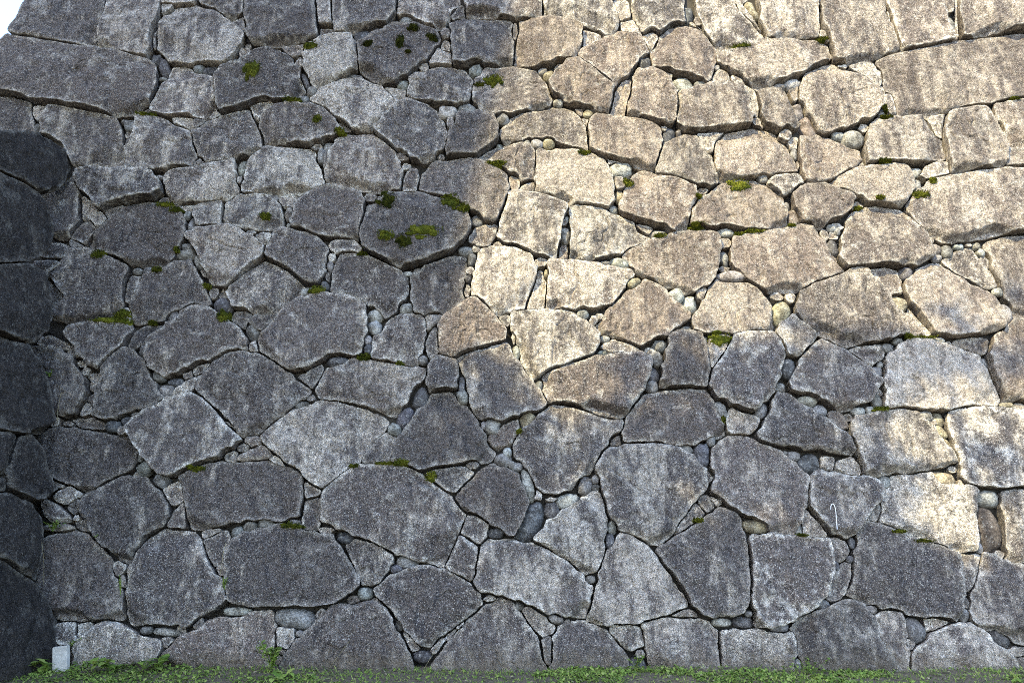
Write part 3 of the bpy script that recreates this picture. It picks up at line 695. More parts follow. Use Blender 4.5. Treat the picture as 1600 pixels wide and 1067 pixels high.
C m 3 3 1200 440 1220 390 1245 420 1225 445
S m 3 3 1485 600 1480 480 1560 455 1720 445 1720 900 1600 900 1530 900 1510 780 1495 680
C l 3 3 235 580 260 580 330 670 385 745 330 755 230 745
C d 3 4 400 160 460 150 530 210 520 260 490 300 420 305 415 230
C d 3 4 385 540 400 430 460 340 500 300 545 310 540 390 500 500 420 560
S d 3 4 520 500 545 420 560 240 570 130 620 40 700 65 800 105 950 170 1100 210 1200 260 1220 330 1235 480 1230 600 1200 680 1100 660 960 655 850 610 700 590 590 550
C l 3 4 1215 258 1355 255 1345 350 1300 450 1240 510 1225 400
S m 3 4 1290 540 1330 430 1355 310 1375 245 1430 255 1520 310 1620 345 1720 370 1720 830 1600 830 1520 770 1420 730 1300 680 1280 620
S d 3 4 150 720 220 655 330 610 420 560 520 550 590 575 640 640 680 720 700 810 760 900 800 960 810 1050 600 1060 350 1050 240 1000 205 880 190 780
C l 3 4 690 640 780 605 850 620 870 680 895 770 860 820 890 870 895 1020 810 1020 780 920 740 830 700 740
C l 3 4 1000 660 1080 655 1170 680 1100 715 1010 740
S l 3 4 900 930 930 840 1050 760 1180 690 1260 680 1340 730 1420 800 1500 870 1560 940 1600 1040 1400 1050 1150 1050 900 1050
C l 3 4 1520 860 1580 840 1720 850 1720 890 1560 900
C m 3 4 1575 920 1640 905 1720 900 1720 1030 1620 1020
W d 0 0 -150 800 30 805 150 805 260 845 360 905 415 985 410 1060 385 1130 330 1215 200 1200 120 1130 0 1080 -150 1000
W d 0 1 -150 40 0 90 100 130 170 190 250 250 290 350 320 440 290 560 200 630 0 645 -150 650
W d 0 1 -150 670 0 655 190 655 250 690 270 760 290 850 275 980 250 1080 220 1130 150 1140 60 1110 0 1085 -150 1060
W d 0 2 -150 60 0 90 100 130 160 165 220 250 270 380 290 520 300 660 270 720 150 710 0 690 -150 640
W d 0 2 -150 700 0 705 95 730 80 790 40 880 0 970 -150 960
W d 0 3 40 350 70 200 110 140 170 120 220 160 260 230 270 330 310 440 290 540 210 540 130 500 60 450
W d 0 3 -150 460 30 480 70 490 140 520 250 575 285 620 285 800 275 950 255 1040 150 1000 80 930 0 880 -150 860
W g 0 4 -150 280 30 305 90 350 200 420 260 490 300 580 318 700 315 900 270 1030 200 1080 -150 1100
W d 0 3 -150 385 0 385 30 400 28 470 -150 450
C m 0 3 290 665 380 655 440 690 380 720 290 725
C g 0 3 440 640 520 645 535 705 470 695
C g 0 2 290 300 340 330 345 420 300 440 270 380
C m 0 2 300 560 340 585 350 650 310 655"""
PEBBLES = """m 0 0 1525 320 35 32 0 1540 265 20 22 0 1470 365 25 18 0 1230 405 35 28 0
d 0 0 1305 415 60 35 10 955 345 35 40 0 1005 395 35 62 -20
m 0 0 1000 468 25 12 0 215 790 25 32 0 755 735 22 18 0 800 757 42 40 0 797 812 32 33 0 790 870 25 30 0
d 1 0 660 200 58 35 -25
m 1 0 755 165 40 18 0 930 105 50 25 0 265 380 22 35 10 342 555 33 33 0 295 607 33 30 0 615 450 40 15 0 1045 395 30 28 0 1180 185 30 30 0
d 1 0 300 480 20 55 -25
l 1 0 915 505 35 30 0 1370 415 45 40 0 1195 685 58 42 0 1215 755 25 45 0
m 1 0 1320 665 60 30 0 1545 730 38 30 0 1520 888 20 15 0 1155 962 22 20 0 375 905 35 18 0 400 960 25 45 0 430 980 15 50 0
l 1 0 450 900 38 40 0 935 1020 28 18 0
d 2 0 20 170 17 55 0 1110 60 32 60 5 835 378 38 42 0 990 820 40 50 20
m 2 0 1170 110 25 30 0 1030 530 18 20 0 1290 400 16 20 0 1185 500 35 15 0 1050 810 18 20 0 955 785 18 20 0
y 2 0 1510 45 35 60 -15 240 450 50 40 -25 230 875 38 28 0 480 690 32 25 0
l 2 0 1075 500 75 42 8 300 390 32 25 0 195 420 28 20 0 155 880 35 30 0 290 615 32 25 0 690 1035 70 45 0
m 2 0 1245 970 22 40 0 95 870 22 18 0
m 3 0 1155 120 33 50 0 80 520 45 20 0 200 670 35 45 0 730 545 18 35 0 730 700 30 32 0 180 940 18 35 0
l 3 0 170 500 55 28 -30 555 845 68 45 8 607 780 33 28 0 455 822 40 25 0
p 3 0 262 770 52 65 -10
m 0 1 985 92 22 15 0 1010 235 40 25 0 1490 110 15 25 0 1160 330 22 25 0 1190 395 22 45 0 1600 462 15 20 0
l 0 1 1495 25 25 48 0 1555 445 35 20 0
m 0 1 1155 525 35 22 0 1150 575 65 35 -12 1225 620 22 45 -20 1325 815 32 35 0 1380 815 30 35 0 840 675 32 20 0 910 675 35 20 0 1075 970 45 40 0 1570 1045 45 60 0
d 0 1 1375 890 60 48 35
m 1 1 935 20 30 18 0 105 225 25 18 0 195 395 12 15 0 710 220 40 25 0 710 285 32 40 30 770 240 22 30 0 1375 362 42 32 20 1310 540 50 30 0 1375 535 28 28 0
d 1 1 195 320 22 45 0 420 770 30 35 0 1350 605 28 40 0 1325 725 20 25 0 1318 795 20 42 0
l 1 1 465 590 25 28 0 455 645 20 30 0 360 800 28 20 0 300 810 32 33 0 1335 670 25 22 0 740 950 52 40 30 735 1028 40 45 -30 935 910 40 34 0 940 690 35 14 0
m 1 1 1010 665 25 10 0 1510 515 30 18 0
l 2 1 335 450 32 55 0 345 350 12 20 0 640 290 25 28 0 1345 435 60 25 0 1435 445 25 12 0 1500 440 35 12 0 675 625 62 32 5 590 625 30 12 0 180 625 38 30 0
y 2 1 330 375 15 18 0 675 210 25 35 0 215 695 12 28 0 765 755 45 25 -40 1345 500 30 38 0
m 2 1 1195 180 38 18 0 1580 95 30 25 0 925 445 50 30 0 1385 715 90 32 0 1340 660 38 20 0 1335 600 28 45 0
l 2 1 1030 835 55 45 35 1120 885 48 58 0 445 945 38 30 0 510 985 30 30 0 550 960 30 20 0 1095 1040 25 25 0
l 3 1 950 50 30 28 0 410 405 32 22 0 450 395 40 22 0 1030 485 28 22 0 1215 520 30 18 0 1330 520 22 20 0 1355 560 25 25 0 70 835 40 25 0 148 850 35 30 0 1455 810 28 25 0
m 3 1 960 125 25 35 0 130 265 25 28 0 418 458 30 28 0 365 450 25 38 0 445 430 20 25 0 1145 550 38 40 0 1080 590 30 22 0 1270 515 20 12 0 1510 940 35 60 0
p 3 1 178 340 38 50 0 1070 530 40 32 0
d 3 1 425 530 35 48 -10 885 695 45 38 0 1380 620 28 42 0
y 3 1 830 880 58 55 0 100 930 55 75 20
m 0 2 885 175 40 45 0 515 308 25 28 0 555 335 30 25 0 980 335 40 35 0 1020 425 45 35 0 320 535 35 40 0 325 625 28 35 0 400 635 35 18 0
d 0 2 1080 370 50 25 0 690 655 50 35 0 775 615 40 25 0 850 585 40 14 0
l 0 2 745 680 30 28 0 855 845 18 28 0 885 918 45 48 0
m 0 2 980 990 55 45 25 825 950 18 18 0
d 1 2 495 250 65 30 -5 695 170 25 35 0 1283 390 20 50 0 1020 470 45 65 15 930 595 55 68 25
m 1 2 290 335 40 15 0 270 515 50 22 -15 695 110 22 28 0 1040 235 30 30 0 1290 465 35 45 -20 1350 895 42 25 0 1545 860 50 48 0 1600 890 20 25 0 1425 640 22 25 0
l 1 2 860 668 48 38 20 1480 650 45 45 0 1570 815 28 32 0
l 2 3 100 420 35 100 -15 30 300 38 28 0 350 520 72 45 -20 250 515 40 15 0 630 690 30 42 0
d 2 3 110 650 75 140 30 255 580 50 55 0 615 775 28 48 0 1195 235 52 80 0
m 2 3 460 425 42 62 20 525 385 25 28 0 530 432 25 22 0 1100 195 42 35 0 1240 370 28 35 0 1255 130 30 45 0
m 1 3 45 660 48 38 0 230 660 40 20 0 435 710 52 22 0 935 905 65 38 5
d 1 3 545 750 50 32 10 870 950 40 30 0 1500 720 55 32 0
m 1 4 1460 535 40 22 0 400 630 35 30 0 260 755 25 20 0 885 705 25 38 -30
l 1 4 235 660 130 62 5 675 505 50 40 0
d 1 4 1035 900 55 40 0
y 2 2 105 605 52 48 -20
m 2 2 170 390 25 30 0 930 142 45 40 0 915 225 40 45 0 895 320 35 45 0 880 400 42 38 0 1105 38 25 22 0 1212 108 22 22 0 1320 550 30 55 -10 1570 555 35 50 20
l 2 2 25 190 25 45 0 585 105 32 22 0 570 190 30 15 0 870 180 35 28 0 10 100 12 35 0
y 2 3 1530 680 80 45 5
m 2 4 495 415 32 28 0 1490 630 25 20 0 805 885 32 30 0 275 665 48 25 20 45 585 28 28 0
l 2 4 1325 685 55 28 0
d 2 4 1465 685 62 35 0 790 960 60 60 0
l 0 4 1455 615 88 28 0 1010 745 90 25 5
m 0 4 890 735 40 25 0
m 0 3 1465 720 38 40 0 1545 680 45 32 0
l 0 3 460 630 22 25 0 305 610 35 45 -20
m 3 2 700 310 38 40 0 720 265 20 18 0 712 440 22 25 0 700 495 30 45 0 765 160 38 28 0 830 115 35 20 0 1380 250 32 35 0 340 555 42 38 15 520 595 28 22 0
d 3 2 140 290 45 65 15
l 3 2 85 408 42 38 0 1085 115 45 18 0 1155 130 25 16 0 265 490 60 32 5 585 558 42 28 0 655 550 28 22 0 1005 590 45 30 0 1045 625 30 22 0
y 3 2 1095 605 35 45 0 1105 685 30 45 -35 1140 755 25 35 -25 1510 525 38 20 0 1600 525 35 22 0
m 3 3 175 240 42 32 0 120 218 15 12 0 208 705 22 40 0 1348 812 20 36 0 1478 862 32 28 0
d 3 3 275 285 72 60 -20
l 3 3 755 402 35 38 0 1410 505 68 50 0
y 3 3 1120 380 85 48 10 1180 322 25 22 0
b 3 3 1412 695 82 150 -5
d 3 4 545 185 18 38 0 535 285 25 25 0 440 330 20 30 0 1255 560 25 38 0 945 735 62 80 -10 1485 790 70 45 35
m 3 4 1248 638 30 42 0 90 705 62 38 0 180 660 38 22 0 360 575 45 32 0 670 605 35 28 0 200 950 25 40 0"""
MOSS = """0 0 1580 440 55 60
0 0 905 712 65 10
1 0 700 285 55 28
1 0 900 260 40 80
1 0 985 170 60 35
1 0 950 330 28 14
1 0 1100 225 60 35
1 0 340 290 45 25
1 0 1490 495 55 36
1 0 1395 525 30 14
1 0 220 627 60 14
1 0 385 755 28 24
1 0 530 832 34 16
1 0 1500 1015 60 12
2 0 1430 280 70 18
2 0 450 945 38 12
3 0 345 234 35 12
3 0 742 728 40 7
3 0 735 680 24 9
3 0 725 1015 38 10
3 0 1550 612 30 6
0 1 10 75 20 25
0 1 1020 265 50 16
0 1 1092 302 40 20
0 1 605 583 42 26
0 1 1105 560 18 16
0 1 1290 785 22 14
0 1 745 955 55 30
0 1 660 995 95 24
0 1 770 1002 50 18
0 1 1400 975 40 38
0 1 980 685 30 14
0 1 940 1003 26 14
1 1 60 352 35 18
1 1 825 262 55 50
1 1 1215 268 60 45
1 1 1298 310 38 28
1 1 1065 465 110 36
1 1 815 490 50 32
1 1 925 530 45 42
1 1 660 578 28 10
1 1 385 815 50 22
1 1 1510 20 50 14
2 1 728 130 36 22
2 1 1425 150 80 38
2 1 1160 412 50 14
2 1 1420 455 28 10
2 1 1520 442 70 9
2 1 925 470 38 12
2 1 1165 232 18 14
3 1 965 210 55 26
3 1 1035 125 22 18
3 1 575 285 24 11
3 1 690 250 28 12
3 1 150 402 25 7
0 2 1230 928 52 16
1 2 670 222 42 18
1 2 895 262 20 10
1 2 800 892 50 10
1 2 905 893 50 18
1 2 605 908 30 14
1 2 1090 970 35 30
1 3 220 683 68 22
2 2 1300 115 70 40
2 2 45 690 16 12
2 2 1328 615 12 20
2 3 1165 648 28 16
3 2 990 103 60 9
3 2 880 103 32 10
3 2 708 554 45 11
3 4 830 118 45 9
3 4 985 175 55 10
3 4 210 145 34 7"""

wall = empty('stone_wall', (0, 0, 0), 'tall dry stone castle wall of large granite blocks with pebbles wedged between', 'wall')
side = empty('side_wall', tuple(_A), 'lower dark stone wall jutting out at the left edge, beside the tall wall', 'wall')
side_inv = np.array(_A)

def in_poly(px, py, poly):
    c = np.zeros(px.shape, bool); n = len(poly)
    for i in range(n):
        x1, y1 = poly[i]; x2, y2 = poly[(i+1) % n]
        if y1 == y2: continue
        c ^= ((y1 > py) != (y2 > py)) & (px < (x2-x1)*(py-y1)/(y2-y1) + x1)
    return c
ox, oy = -60, -120
LW, LH = 1800, 1210
LAB = np.zeros((LH, LW), np.int32)          # which piece covers which spot of the wall face
yy_, xx_ = np.mgrid[0:LH, 0:LW]
def stamp(px, lab):
    i0, i1 = int(max(0, px[:, 0].min()-ox-1)), int(px[:, 0].max()-ox+2)
    j0, j1 = int(max(0, px[:, 1].min()-oy-1)), int(px[:, 1].max()-oy+2)
    m = in_poly(xx_[j0:j1, i0:i1]+ox, yy_[j0:j1, i0:i1]+oy, px)
    sub = LAB[j0:j1, i0:i1]; sub[m & (sub == 0)] = lab
def label_at(x, y):
    return LAB[np.clip(np.round(y-oy).astype(int), 0, LH-1), np.clip(np.round(x-ox).astype(int), 0, LW-1)]
def grow(px, lab, most, seam=1.5):
    """settle the outline into the open joint: halfway to the neighbour, less the seam"""
    a_, c = area_centroid(px)
    if a_ < 0: px = px[::-1]
    n = max(24, int(np.linalg.norm(np.roll(px, -1, 0)-px, axis=1).sum()/2.2))
    p = resample(chaikin(px, 0.06), n)
    t = np.roll(p, -1, 0) - np.roll(p, 1, 0); t /= np.linalg.norm(t, axis=1)[:, None]+1e-9
    nr = np.stack([t[:, 1], -t[:, 0]], 1)
    free = np.full(n, 2.0*most); done = np.zeros(n, bool)
    for d in np.arange(-4.0, 2.0*most, 0.7):
        q = p + nr*d; l = label_at(q[:, 0], q[:, 1]); hit = (l != lab) & (l != 0) & ~done
        free[hit] = d; done |= hit
    mv = np.clip(np.where(free > 0, free*0.5, free*0.6) - seam, -3, most)
    for _ in range(2): mv = (np.roll(mv, 1) + mv*1.5 + np.roll(mv, -1))/3.5
    return p + nr*mv[:, None]
seed = 100
PC, PB = [], []
for ln in PIECES.strip().split('\n'):
    k, tone, c_, r_, *xy = ln.split()
    xy = np.array(xy, float).reshape(-1, 2)
    px = np.stack([int(c_)*400 + xy[:, 0]/4, YOFF[int(r_)] + xy[:, 1]/4], 1)
    if k != 'W': px[:, 0] -= 20*((px[:, 0] < 96) & (px[:, 1] > 230))
    else: px[:, 0] += 5*(px[:, 0] > 30)
    ex = np.random.default_rng(len(PC)+400).uniform(0, 1, 2)
    px[:, 0] += 75*ex[0]*(px[:, 0] >= 1629); px[:, 1] -= 60*ex[1]*(px[:, 1] <= -9)
    cx_, cy_ = px.mean(0)
    if cx_ > 800 and cy_ < 505 or cx_ > 1330 and cy_ < 790: tone = {'m': 't', 'p': 'q', 'd': 'm'}.get(tone, tone)   # tan, less stained tones in the sunlit area; sun's look partly in colour
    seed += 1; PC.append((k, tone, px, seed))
for i, (k, tone, px, sd_) in enumerate(PC):
    if k == 'S': stamp(px, i+1)
for i, (k, tone, px, sd_) in enumerate(PC):
    if k != 'S': stamp(px, i+1)
th_ = np.linspace(0, 2*math.pi, 20, endpoint=False)
for ln in PEBBLES.strip().split('\n'):
    tone, c_, r_, *v = ln.split(); v = np.array(v, float).reshape(-1, 5)
    for x, y, rx, ry, dg in v:
        cx, cy, rx, ry = int(c_)*400 + x/4, YOFF[int(r_)] + y/4, rx/4, ry/4; a = R(dg)
        e = np.stack([cx + rx*np.cos(th_)*math.cos(a) - ry*np.sin(th_)*math.sin(a), cy + rx*np.cos(th_)*math.sin(a) + ry*np.sin(th_)*math.cos(a)], 1)
        seed += 1; PB.append((tone, cx, cy, rx, ry, dg, seed)); stamp(e, 10000+len(PB))
# angular chips wedged into joints that are still open
OPEN = (LAB == 0) & ~((xx_+ox < 28 - (yy_+oy)*0.51 + 6) | (xx_+ox < 100) & (yy_+oy > 190)) & (xx_+ox < 1620) & (yy_+oy > -15) & (yy_+oy < 1045)
OPEN = OPEN[::2, ::2]; dist = np.zeros(OPEN.shape, int); cur = OPEN.copy()
while cur.any():
    dist[cur] += 1; nxt = cur.copy(); nxt[1:] &= cur[:-1]; nxt[:-1] &= cur[1:]; nxt[:, 1:] &= cur[:, :-1]; nxt[:, :-1] &= cur[:, 1:]; cur = nxt
sx_, sy_ = xx_[::2, ::2]+ox, yy_[::2, ::2]+oy
for _ in range(150):
    j = int(np.argmax(dist)); d = dist.flat[j]
    if d < 5: break
    cx, cy = float(sx_.flat[j]), float(sy_.flat[j]); rr = np.random.default_rng(5000+_)
    th = np.sort(rr.uniform(0, 6.28, 7)); px = np.stack([cx + d*2*1.05*np.cos(th), cy - d*2*0.95*np.sin(th)], 1)
    dist[(sx_-cx)**2 + (sy_-cy)**2 < (d*2.6)**2] = 0
    if abs(area_centroid(px)[0]) < 1.3*(2*d)**2: continue
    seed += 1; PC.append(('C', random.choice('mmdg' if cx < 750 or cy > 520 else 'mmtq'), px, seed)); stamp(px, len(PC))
print('pieces', len(PC), 'pebbles', len(PB))
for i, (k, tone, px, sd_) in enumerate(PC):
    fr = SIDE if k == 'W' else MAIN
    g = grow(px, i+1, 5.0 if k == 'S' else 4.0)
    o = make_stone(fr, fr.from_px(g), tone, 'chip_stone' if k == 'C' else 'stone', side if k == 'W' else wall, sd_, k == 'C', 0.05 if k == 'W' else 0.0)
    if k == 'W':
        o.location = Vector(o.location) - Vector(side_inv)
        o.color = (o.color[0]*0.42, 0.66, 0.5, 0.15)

def px_ellipse(cx, cy, rx, ry, deg, tone):
    """a wedged pebble, given where it sits on the main wall"""
    q = MAIN.from_px([(cx, cy), (cx+rx, cy), (cx, cy-ry)])
    ru = abs(q[1, 0]-q[0, 0]); rv = abs(q[2, 1]-q[0, 1])
    return q[0], ru, rv
for tone, cx, cy, rx, ry, dg, sd_ in PB:
    q, ru, rv = px_ellipse(cx, cy, rx, ry, dg, tone)
    if rx*ry < 75 and sd_ % 5 < 2:      # some of the small fillers are broken chips
        t_ = np.linspace(0, 2*math.pi, 6, endpoint=False) + np.random.default_rng(sd_).uniform(-0.35, 0.35, 6) - R(dg)
        make_stone(MAIN, np.stack([q[0] + ru*1.12*np.cos(t_), q[1] + rv*1.12*np.sin(t_)], 1), {'y': 't', 'p': 'p', 'b': 'b'}.get(tone, tone), 'chip_stone', wall, sd_, True)
        continue
    make_pebble(MAIN, q[0], q[1], ru*1.04, rv*1.04, R(-dg), tone, wall, sd_)

# courses that go on beyond the picture: to the right, above, and along the side wall
def clip_half(poly, a, b, c):    # keep a*x+b*y<=c
    out = []
    for i in range(len(poly)):
        p, q = poly[i], poly[(i+1) % len(poly)]
        dp, dq = a*p[0]+b*p[1]-c, a*q[0]+b*q[1]-c
        if dp <= 0: out.append(p)
        if dp*dq < 0:
            t = dp/(dp-dq); out.append((p[0]+(q[0]-p[0])*t, p[1]+(q[1]-p[1])*t))
    return out
def cells(x0, x1, y0, y1, sx, sy, gap, extra=()):
    rr = np.random.default_rng(int(abs(x0*10)+abs(y0*10)))
    S = []
    nyc = max(1, round((y1-y0)/sy)); nxc = max(1, round((x1-x0)/sx))
    for j in range(nyc):
        for i in range(nxc):
            S.append((x0+(i+0.5+(0.25 if j % 2 else -0.25)+rr.uniform(-.42, .42))*(x1-x0)/nxc, y0+(j+0.5+rr.uniform(-.38, .38))*(y1-y0)/nyc))
    res = []
    for k, s in enumerate(S):
        poly = [(x0, y0), (x1, y0), (x1, y1), (x0, y1)]
        for m, t in enumerate(S):
            if m == k: continue
            a, b = t[0]-s[0], t[1]-s[1]; L = math.hypot(a, b)
            if L > 3*max(sx, sy): continue
            poly = clip_half(poly, a/L, b/L, (a*(t[0]+s[0])/2 + b*(t[1]+s[1])/2)/L - gap/2)
            if len(poly) < 3: break
        for (a, b, c) in extra:
            if len(poly) >= 3: poly = clip_half(poly, a, b, c)
        if len(poly) >= 3 and abs(area_centroid(np.array(poly))[0]) > 0.12*sx*sy: res.append(np.array(poly))
    return res
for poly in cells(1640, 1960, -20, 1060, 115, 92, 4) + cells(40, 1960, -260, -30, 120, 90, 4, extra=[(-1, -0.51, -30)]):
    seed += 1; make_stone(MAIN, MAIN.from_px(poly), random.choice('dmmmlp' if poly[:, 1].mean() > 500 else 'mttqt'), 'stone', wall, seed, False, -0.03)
su = SIDE.from_px([(-38, 800)])[0, 0]; sv1 = SIDE.from_px([(0, 215)])[0, 1]
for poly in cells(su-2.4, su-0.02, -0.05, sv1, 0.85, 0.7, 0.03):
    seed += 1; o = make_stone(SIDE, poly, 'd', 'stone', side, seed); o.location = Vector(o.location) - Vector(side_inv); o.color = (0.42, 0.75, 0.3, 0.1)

# earth and rubble packed behind the stones
def prism(frame, uv, n0, n1):
    k = len(uv); p0 = frame.world(uv[:, 0], uv[:, 1], np.full(k, n0)); p1 = frame.world(uv[:, 0], uv[:, 1], np.full(k, n1))
    v = np.concatenate([p0, p1]); a, _ = area_centroid(uv)
    f = [tuple(range(k)), tuple(range(2*k-1, k-1, -1))] + [(i, k+i, k+(i+1) % k, (i+1) % k) for i in range(k)]
    return v, f
cuv = MAIN.from_px([(184, -255), (1958, -255), (1958, 1085), (-420, 1085), (-420, 840), (58, 0)])
v, f = prism(MAIN, cuv, -0.16, -2.4); link('wall_core', mesh('wall_core', v, f, False), M_CORE, wall)
scuv = np.array([(su-2.4, -0.1), (0.15, -0.1), (0.15, sv1-0.03), (su-2.4, sv1-0.03)])
v, f = prism(SIDE, scuv, -0.14, -2.2); link('wall_core', mesh('wall_core', v-side_inv, f, False), M_CORE, side)

def leaves(P, D, UP, L, Wd, bend=0.3):
    """pointed leaves, each two quads and a tip; arrays in, vertices and faces out"""
    P = np.asarray(P, float); D = np.asarray(D, float); UP = np.asarray(UP, float); L = np.asarray(L, float)[:, None]; Wd = np.asarray(Wd, float)[:, None]
    D = D/np.linalg.norm(D, axis=1)[:, None]; S = np.cross(D, UP); S /= np.linalg.norm(S, axis=1)[:, None]+1e-9; Nn = np.cross(S, D)
    vs_ = []
    for t, w in ((0, 0.15), (0.35, 1.0), (0.7, 0.8)):
        q = P + D*L*t - Nn*bend*L*t*t + Nn*0.1*Wd*w
        vs_ += [q - S*Wd*w*0.5, q + S*Wd*w*0.5]
    vs_.append(P + D*L - Nn*bend*L)
    v = np.stack(vs_, 1).reshape(-1, 3); b = (np.arange(len(P))*7)[:, None]
    f = (b + np.array([0, 1, 3, 2])).tolist() + (b + np.array([2, 3, 5, 4])).tolist() + (b + np.array([4, 5, 6])).tolist()
    return v, f
def angles(a, el): return np.stack([np.cos(a)*np.cos(el), np.sin(a)*np.cos(el), np.sin(el)], 1)
# ------------------------------------------------------------------ moss cushions
def surf(u, v):
    a, b = int(u/HC), int(v/HC); best = None
    for r_ in (0, 1, 2):
        c = [HF[(a+i, b+j)] for i in range(-r_, r_+1) for j in range(-r_, r_+1) if (a+i, b+j) in HF]
        if c: best = sum(c)/len(c); break
    return max(best, -0.07) if best is not None else -0.07
def make_moss(cx, cy, rx, ry, seed, dark):
    r = np.random.default_rng(seed)
    q, ru, rv = px_ellipse(cx, cy, rx, ry, 0, 'm')
    bits_v, bits_f = [], []
    def blob(u0, v0, a, b, hgt):
        ns, nr = 30, 7
        base = len(bits_v)
        th = np.linspace(0, 2*math.pi, ns, endpoint=False)
        rad = 1+0.35*fbm(np.cos(th)*2+seed, np.sin(th)*2, th*0+u0*50, 3, seed)
        for i in range(nr):
            s = 1 - i/nr
            uu = u0+a*rad*np.cos(th)*s; vv = v0+b*rad*np.sin(th)*s
            hh = hgt*np.sqrt(max(0, 1-s*s)) + (0.4*hgt+0.002)*fbm(uu*60, vv*60, th*0+i*0.3, 3, seed)*(1-s*0.5) - (0.03 if i == 0 else 0)
            sf_ = np.array([surf(a_, b_) for a_, b_ in zip(uu, vv)])
            bits_v.extend(MAIN.world(uu, vv, sf_ + hh*(0.8 if i else 1.0)))
        bits_v.append(MAIN.world(u0, v0, surf(u0, v0) + hgt))
        for i in range(nr-1):
            for j in range(ns):
                j2 = (j+1) % ns; bits_f.append((base+i*ns+j, base+i*ns+j2, base+(i+1)*ns+j2, base+(i+1)*ns+j))
        for j in range(ns): bits_f.append((base+(nr-1)*ns+j, base+(nr-1)*ns+(j+1) % ns, base+nr*ns))
    hg = 0.012+0.22*min(ru, rv)
    blob(q[0], q[1], ru*0.85, rv*0.85, hg)
    for _ in range(5):
        t = r.uniform(0, 6.28); d = r.uniform(0.5, 1.05)
        blob(q[0]+ru*d*math.cos(t), q[1]+rv*d*math.sin(t), ru*r.uniform(.2, .42), rv*r.uniform(.25, .45), hg*r.uniform(.5, .85))
    m = 230; t = r.uniform(0, 6.28, m); d = np.sqrt(r.random(m))*1.12
    fu = q[0]+ru*d*np.cos(t); fv = q[1]+rv*d*np.sin(t)
    fh = np.array([surf(a_, b_) for a_, b_ in zip(fu, fv)]) + hg*0.75*np.sqrt(np.clip(1-(d/1.15)**2, 0, 1))
    L = r.uniform(0.010, 0.024, m)
    lv, lf = leaves(MAIN.world(fu, fv, fh), MAIN.N + r.normal(0, 0.55, (m, 3)) + np.array([0, 0, 0.35]), r.normal(0, 1, (m, 3)), L, L*0.5, 0.25)
    nb_ = len(bits_v); bits_v.extend(lv); bits_f.extend([tuple(i+nb_ for i in q_) for q_ in lf])
    o0 = MAIN.world(q[0], q[1], 0.0)
    o = link('moss_patch', mesh('moss_patch', np.array(bits_v)-o0, bits_f), M_MOSS, wall, o0)
    k = 0.28 if dark else r.uniform(0.55, 0.95)
    o.color = (k, k, k, 1); return o
for i, ln in enumerate(MOSS.strip().split('\n')):
    c_, r_, x, y, rx, ry = map(float, ln.split())
    make_moss(c_*400+x/4, YOFF[int(r_)]+y/4, rx/4*(0.6 if (c_, r_) == (1, 0) and 600 < x < 1200 else 1), ry/4*(0.6 if (c_, r_) == (1, 0) and 600 < x < 1200 else 1), 900+i, (c_, r_) == (1, 0) and x > 600 and x < 1200 or (x, y) in ((825, 262), (925, 530)))

# ------------------------------------------------------------------ weeds at the foot of the wall
M_WEED = leafy('weed_leaves', (0.09, 0.16, 0.025, 1), (0.19, 0.28, 0.05, 1), (0.32, 0.38, 0.10, 1))
M_DRY = leafy('dry_straw', (0.20, 0.17, 0.09, 1), (0.30, 0.26, 0.15, 1), (0.38, 0.35, 0.24, 1), 0.1)
wr = np.random.default_rng(5)
n0 = 60000
x = wr.uniform(-4.55, 6.2, n0); y = -np.abs(wr.normal(0, 0.55, n0)) - 0.01
den = 0.12 + 0.88*(fbm(x*1.6, y*2.6, x*0, 3, 77) > 0.0) + 0.3*(x < -2.6)
ok = (y > -2.2) & (wr.random(n0) < den); x, y = x[ok][:15000], y[ok][:15000]; m = len(x)
hh = wr.uniform(0, 0.022, m)*np.where(x < -2.8, 1.5, 1.0)*(0.5+0.9*np.exp(y/0.12))
L = wr.uniform(0.015, 0.042, m)
v, f = leaves(np.stack([x, y, ground_z(x, y)+hh], 1), angles(wr.uniform(0, 6.28, m), wr.uniform(0, 0.9, m)), np.tile((0.03, 0.02, 1.0), (m, 1)), L, L*wr.uniform(0.45, 0.8, m))
wd = link('ground_weeds', mesh('ground_weeds', v, f), M_WEED)
wd['kind'] = 'stuff'; wd['label'] = 'low green weeds and clover along the foot of the wall'; wd['category'] = 'weeds'
# grass blades
m = 2600; x = wr.uniform(-4.5, 6.2, m); y = -np.abs(wr.normal(0, 0.35, m)) - 0.01; a = wr.uniform(0, 6.28, m)
v, f = leaves(np.stack([x, y, ground_z(x, y)], 1), np.stack([0.45*np.cos(a), 0.45*np.sin(a), a*0+1], 1), np.stack([np.cos(a+1.5), np.sin(a+1.5), a*0+0.05], 1), wr.uniform(0.02, 0.055, m), np.full(m, 0.006), 0.4)
gb = link('grass', mesh('grass', v, f), M_WEED); gb['kind'] = 'stuff'; gb['label'] = 'thin green grass blades among the weeds'; gb['category'] = 'grass'

m = 260; x = wr.uniform(-4.4, 6.0, m); y = -np.abs(wr.normal(0, 0.5, m)) - 0.03; a = wr.uniform(0, 6.28, m)
v, f = leaves(np.stack([x, y, ground_z(x, y)+0.02], 1), angles(a, wr.uniform(-0.05, 0.35, m)), np.tile((0.1, 0.1, 1.0), (m, 1)), wr.uniform(0.03, 0.06, m), wr.uniform(0.012, 0.03, m), 0.3)
dl = link('dead_leaves', mesh('dead_leaves', v, f), M_DRY); dl['kind'] = 'stuff'; dl['label'] = 'dry tan leaf litter scattered on the soil'; dl['category'] = 'leaves'

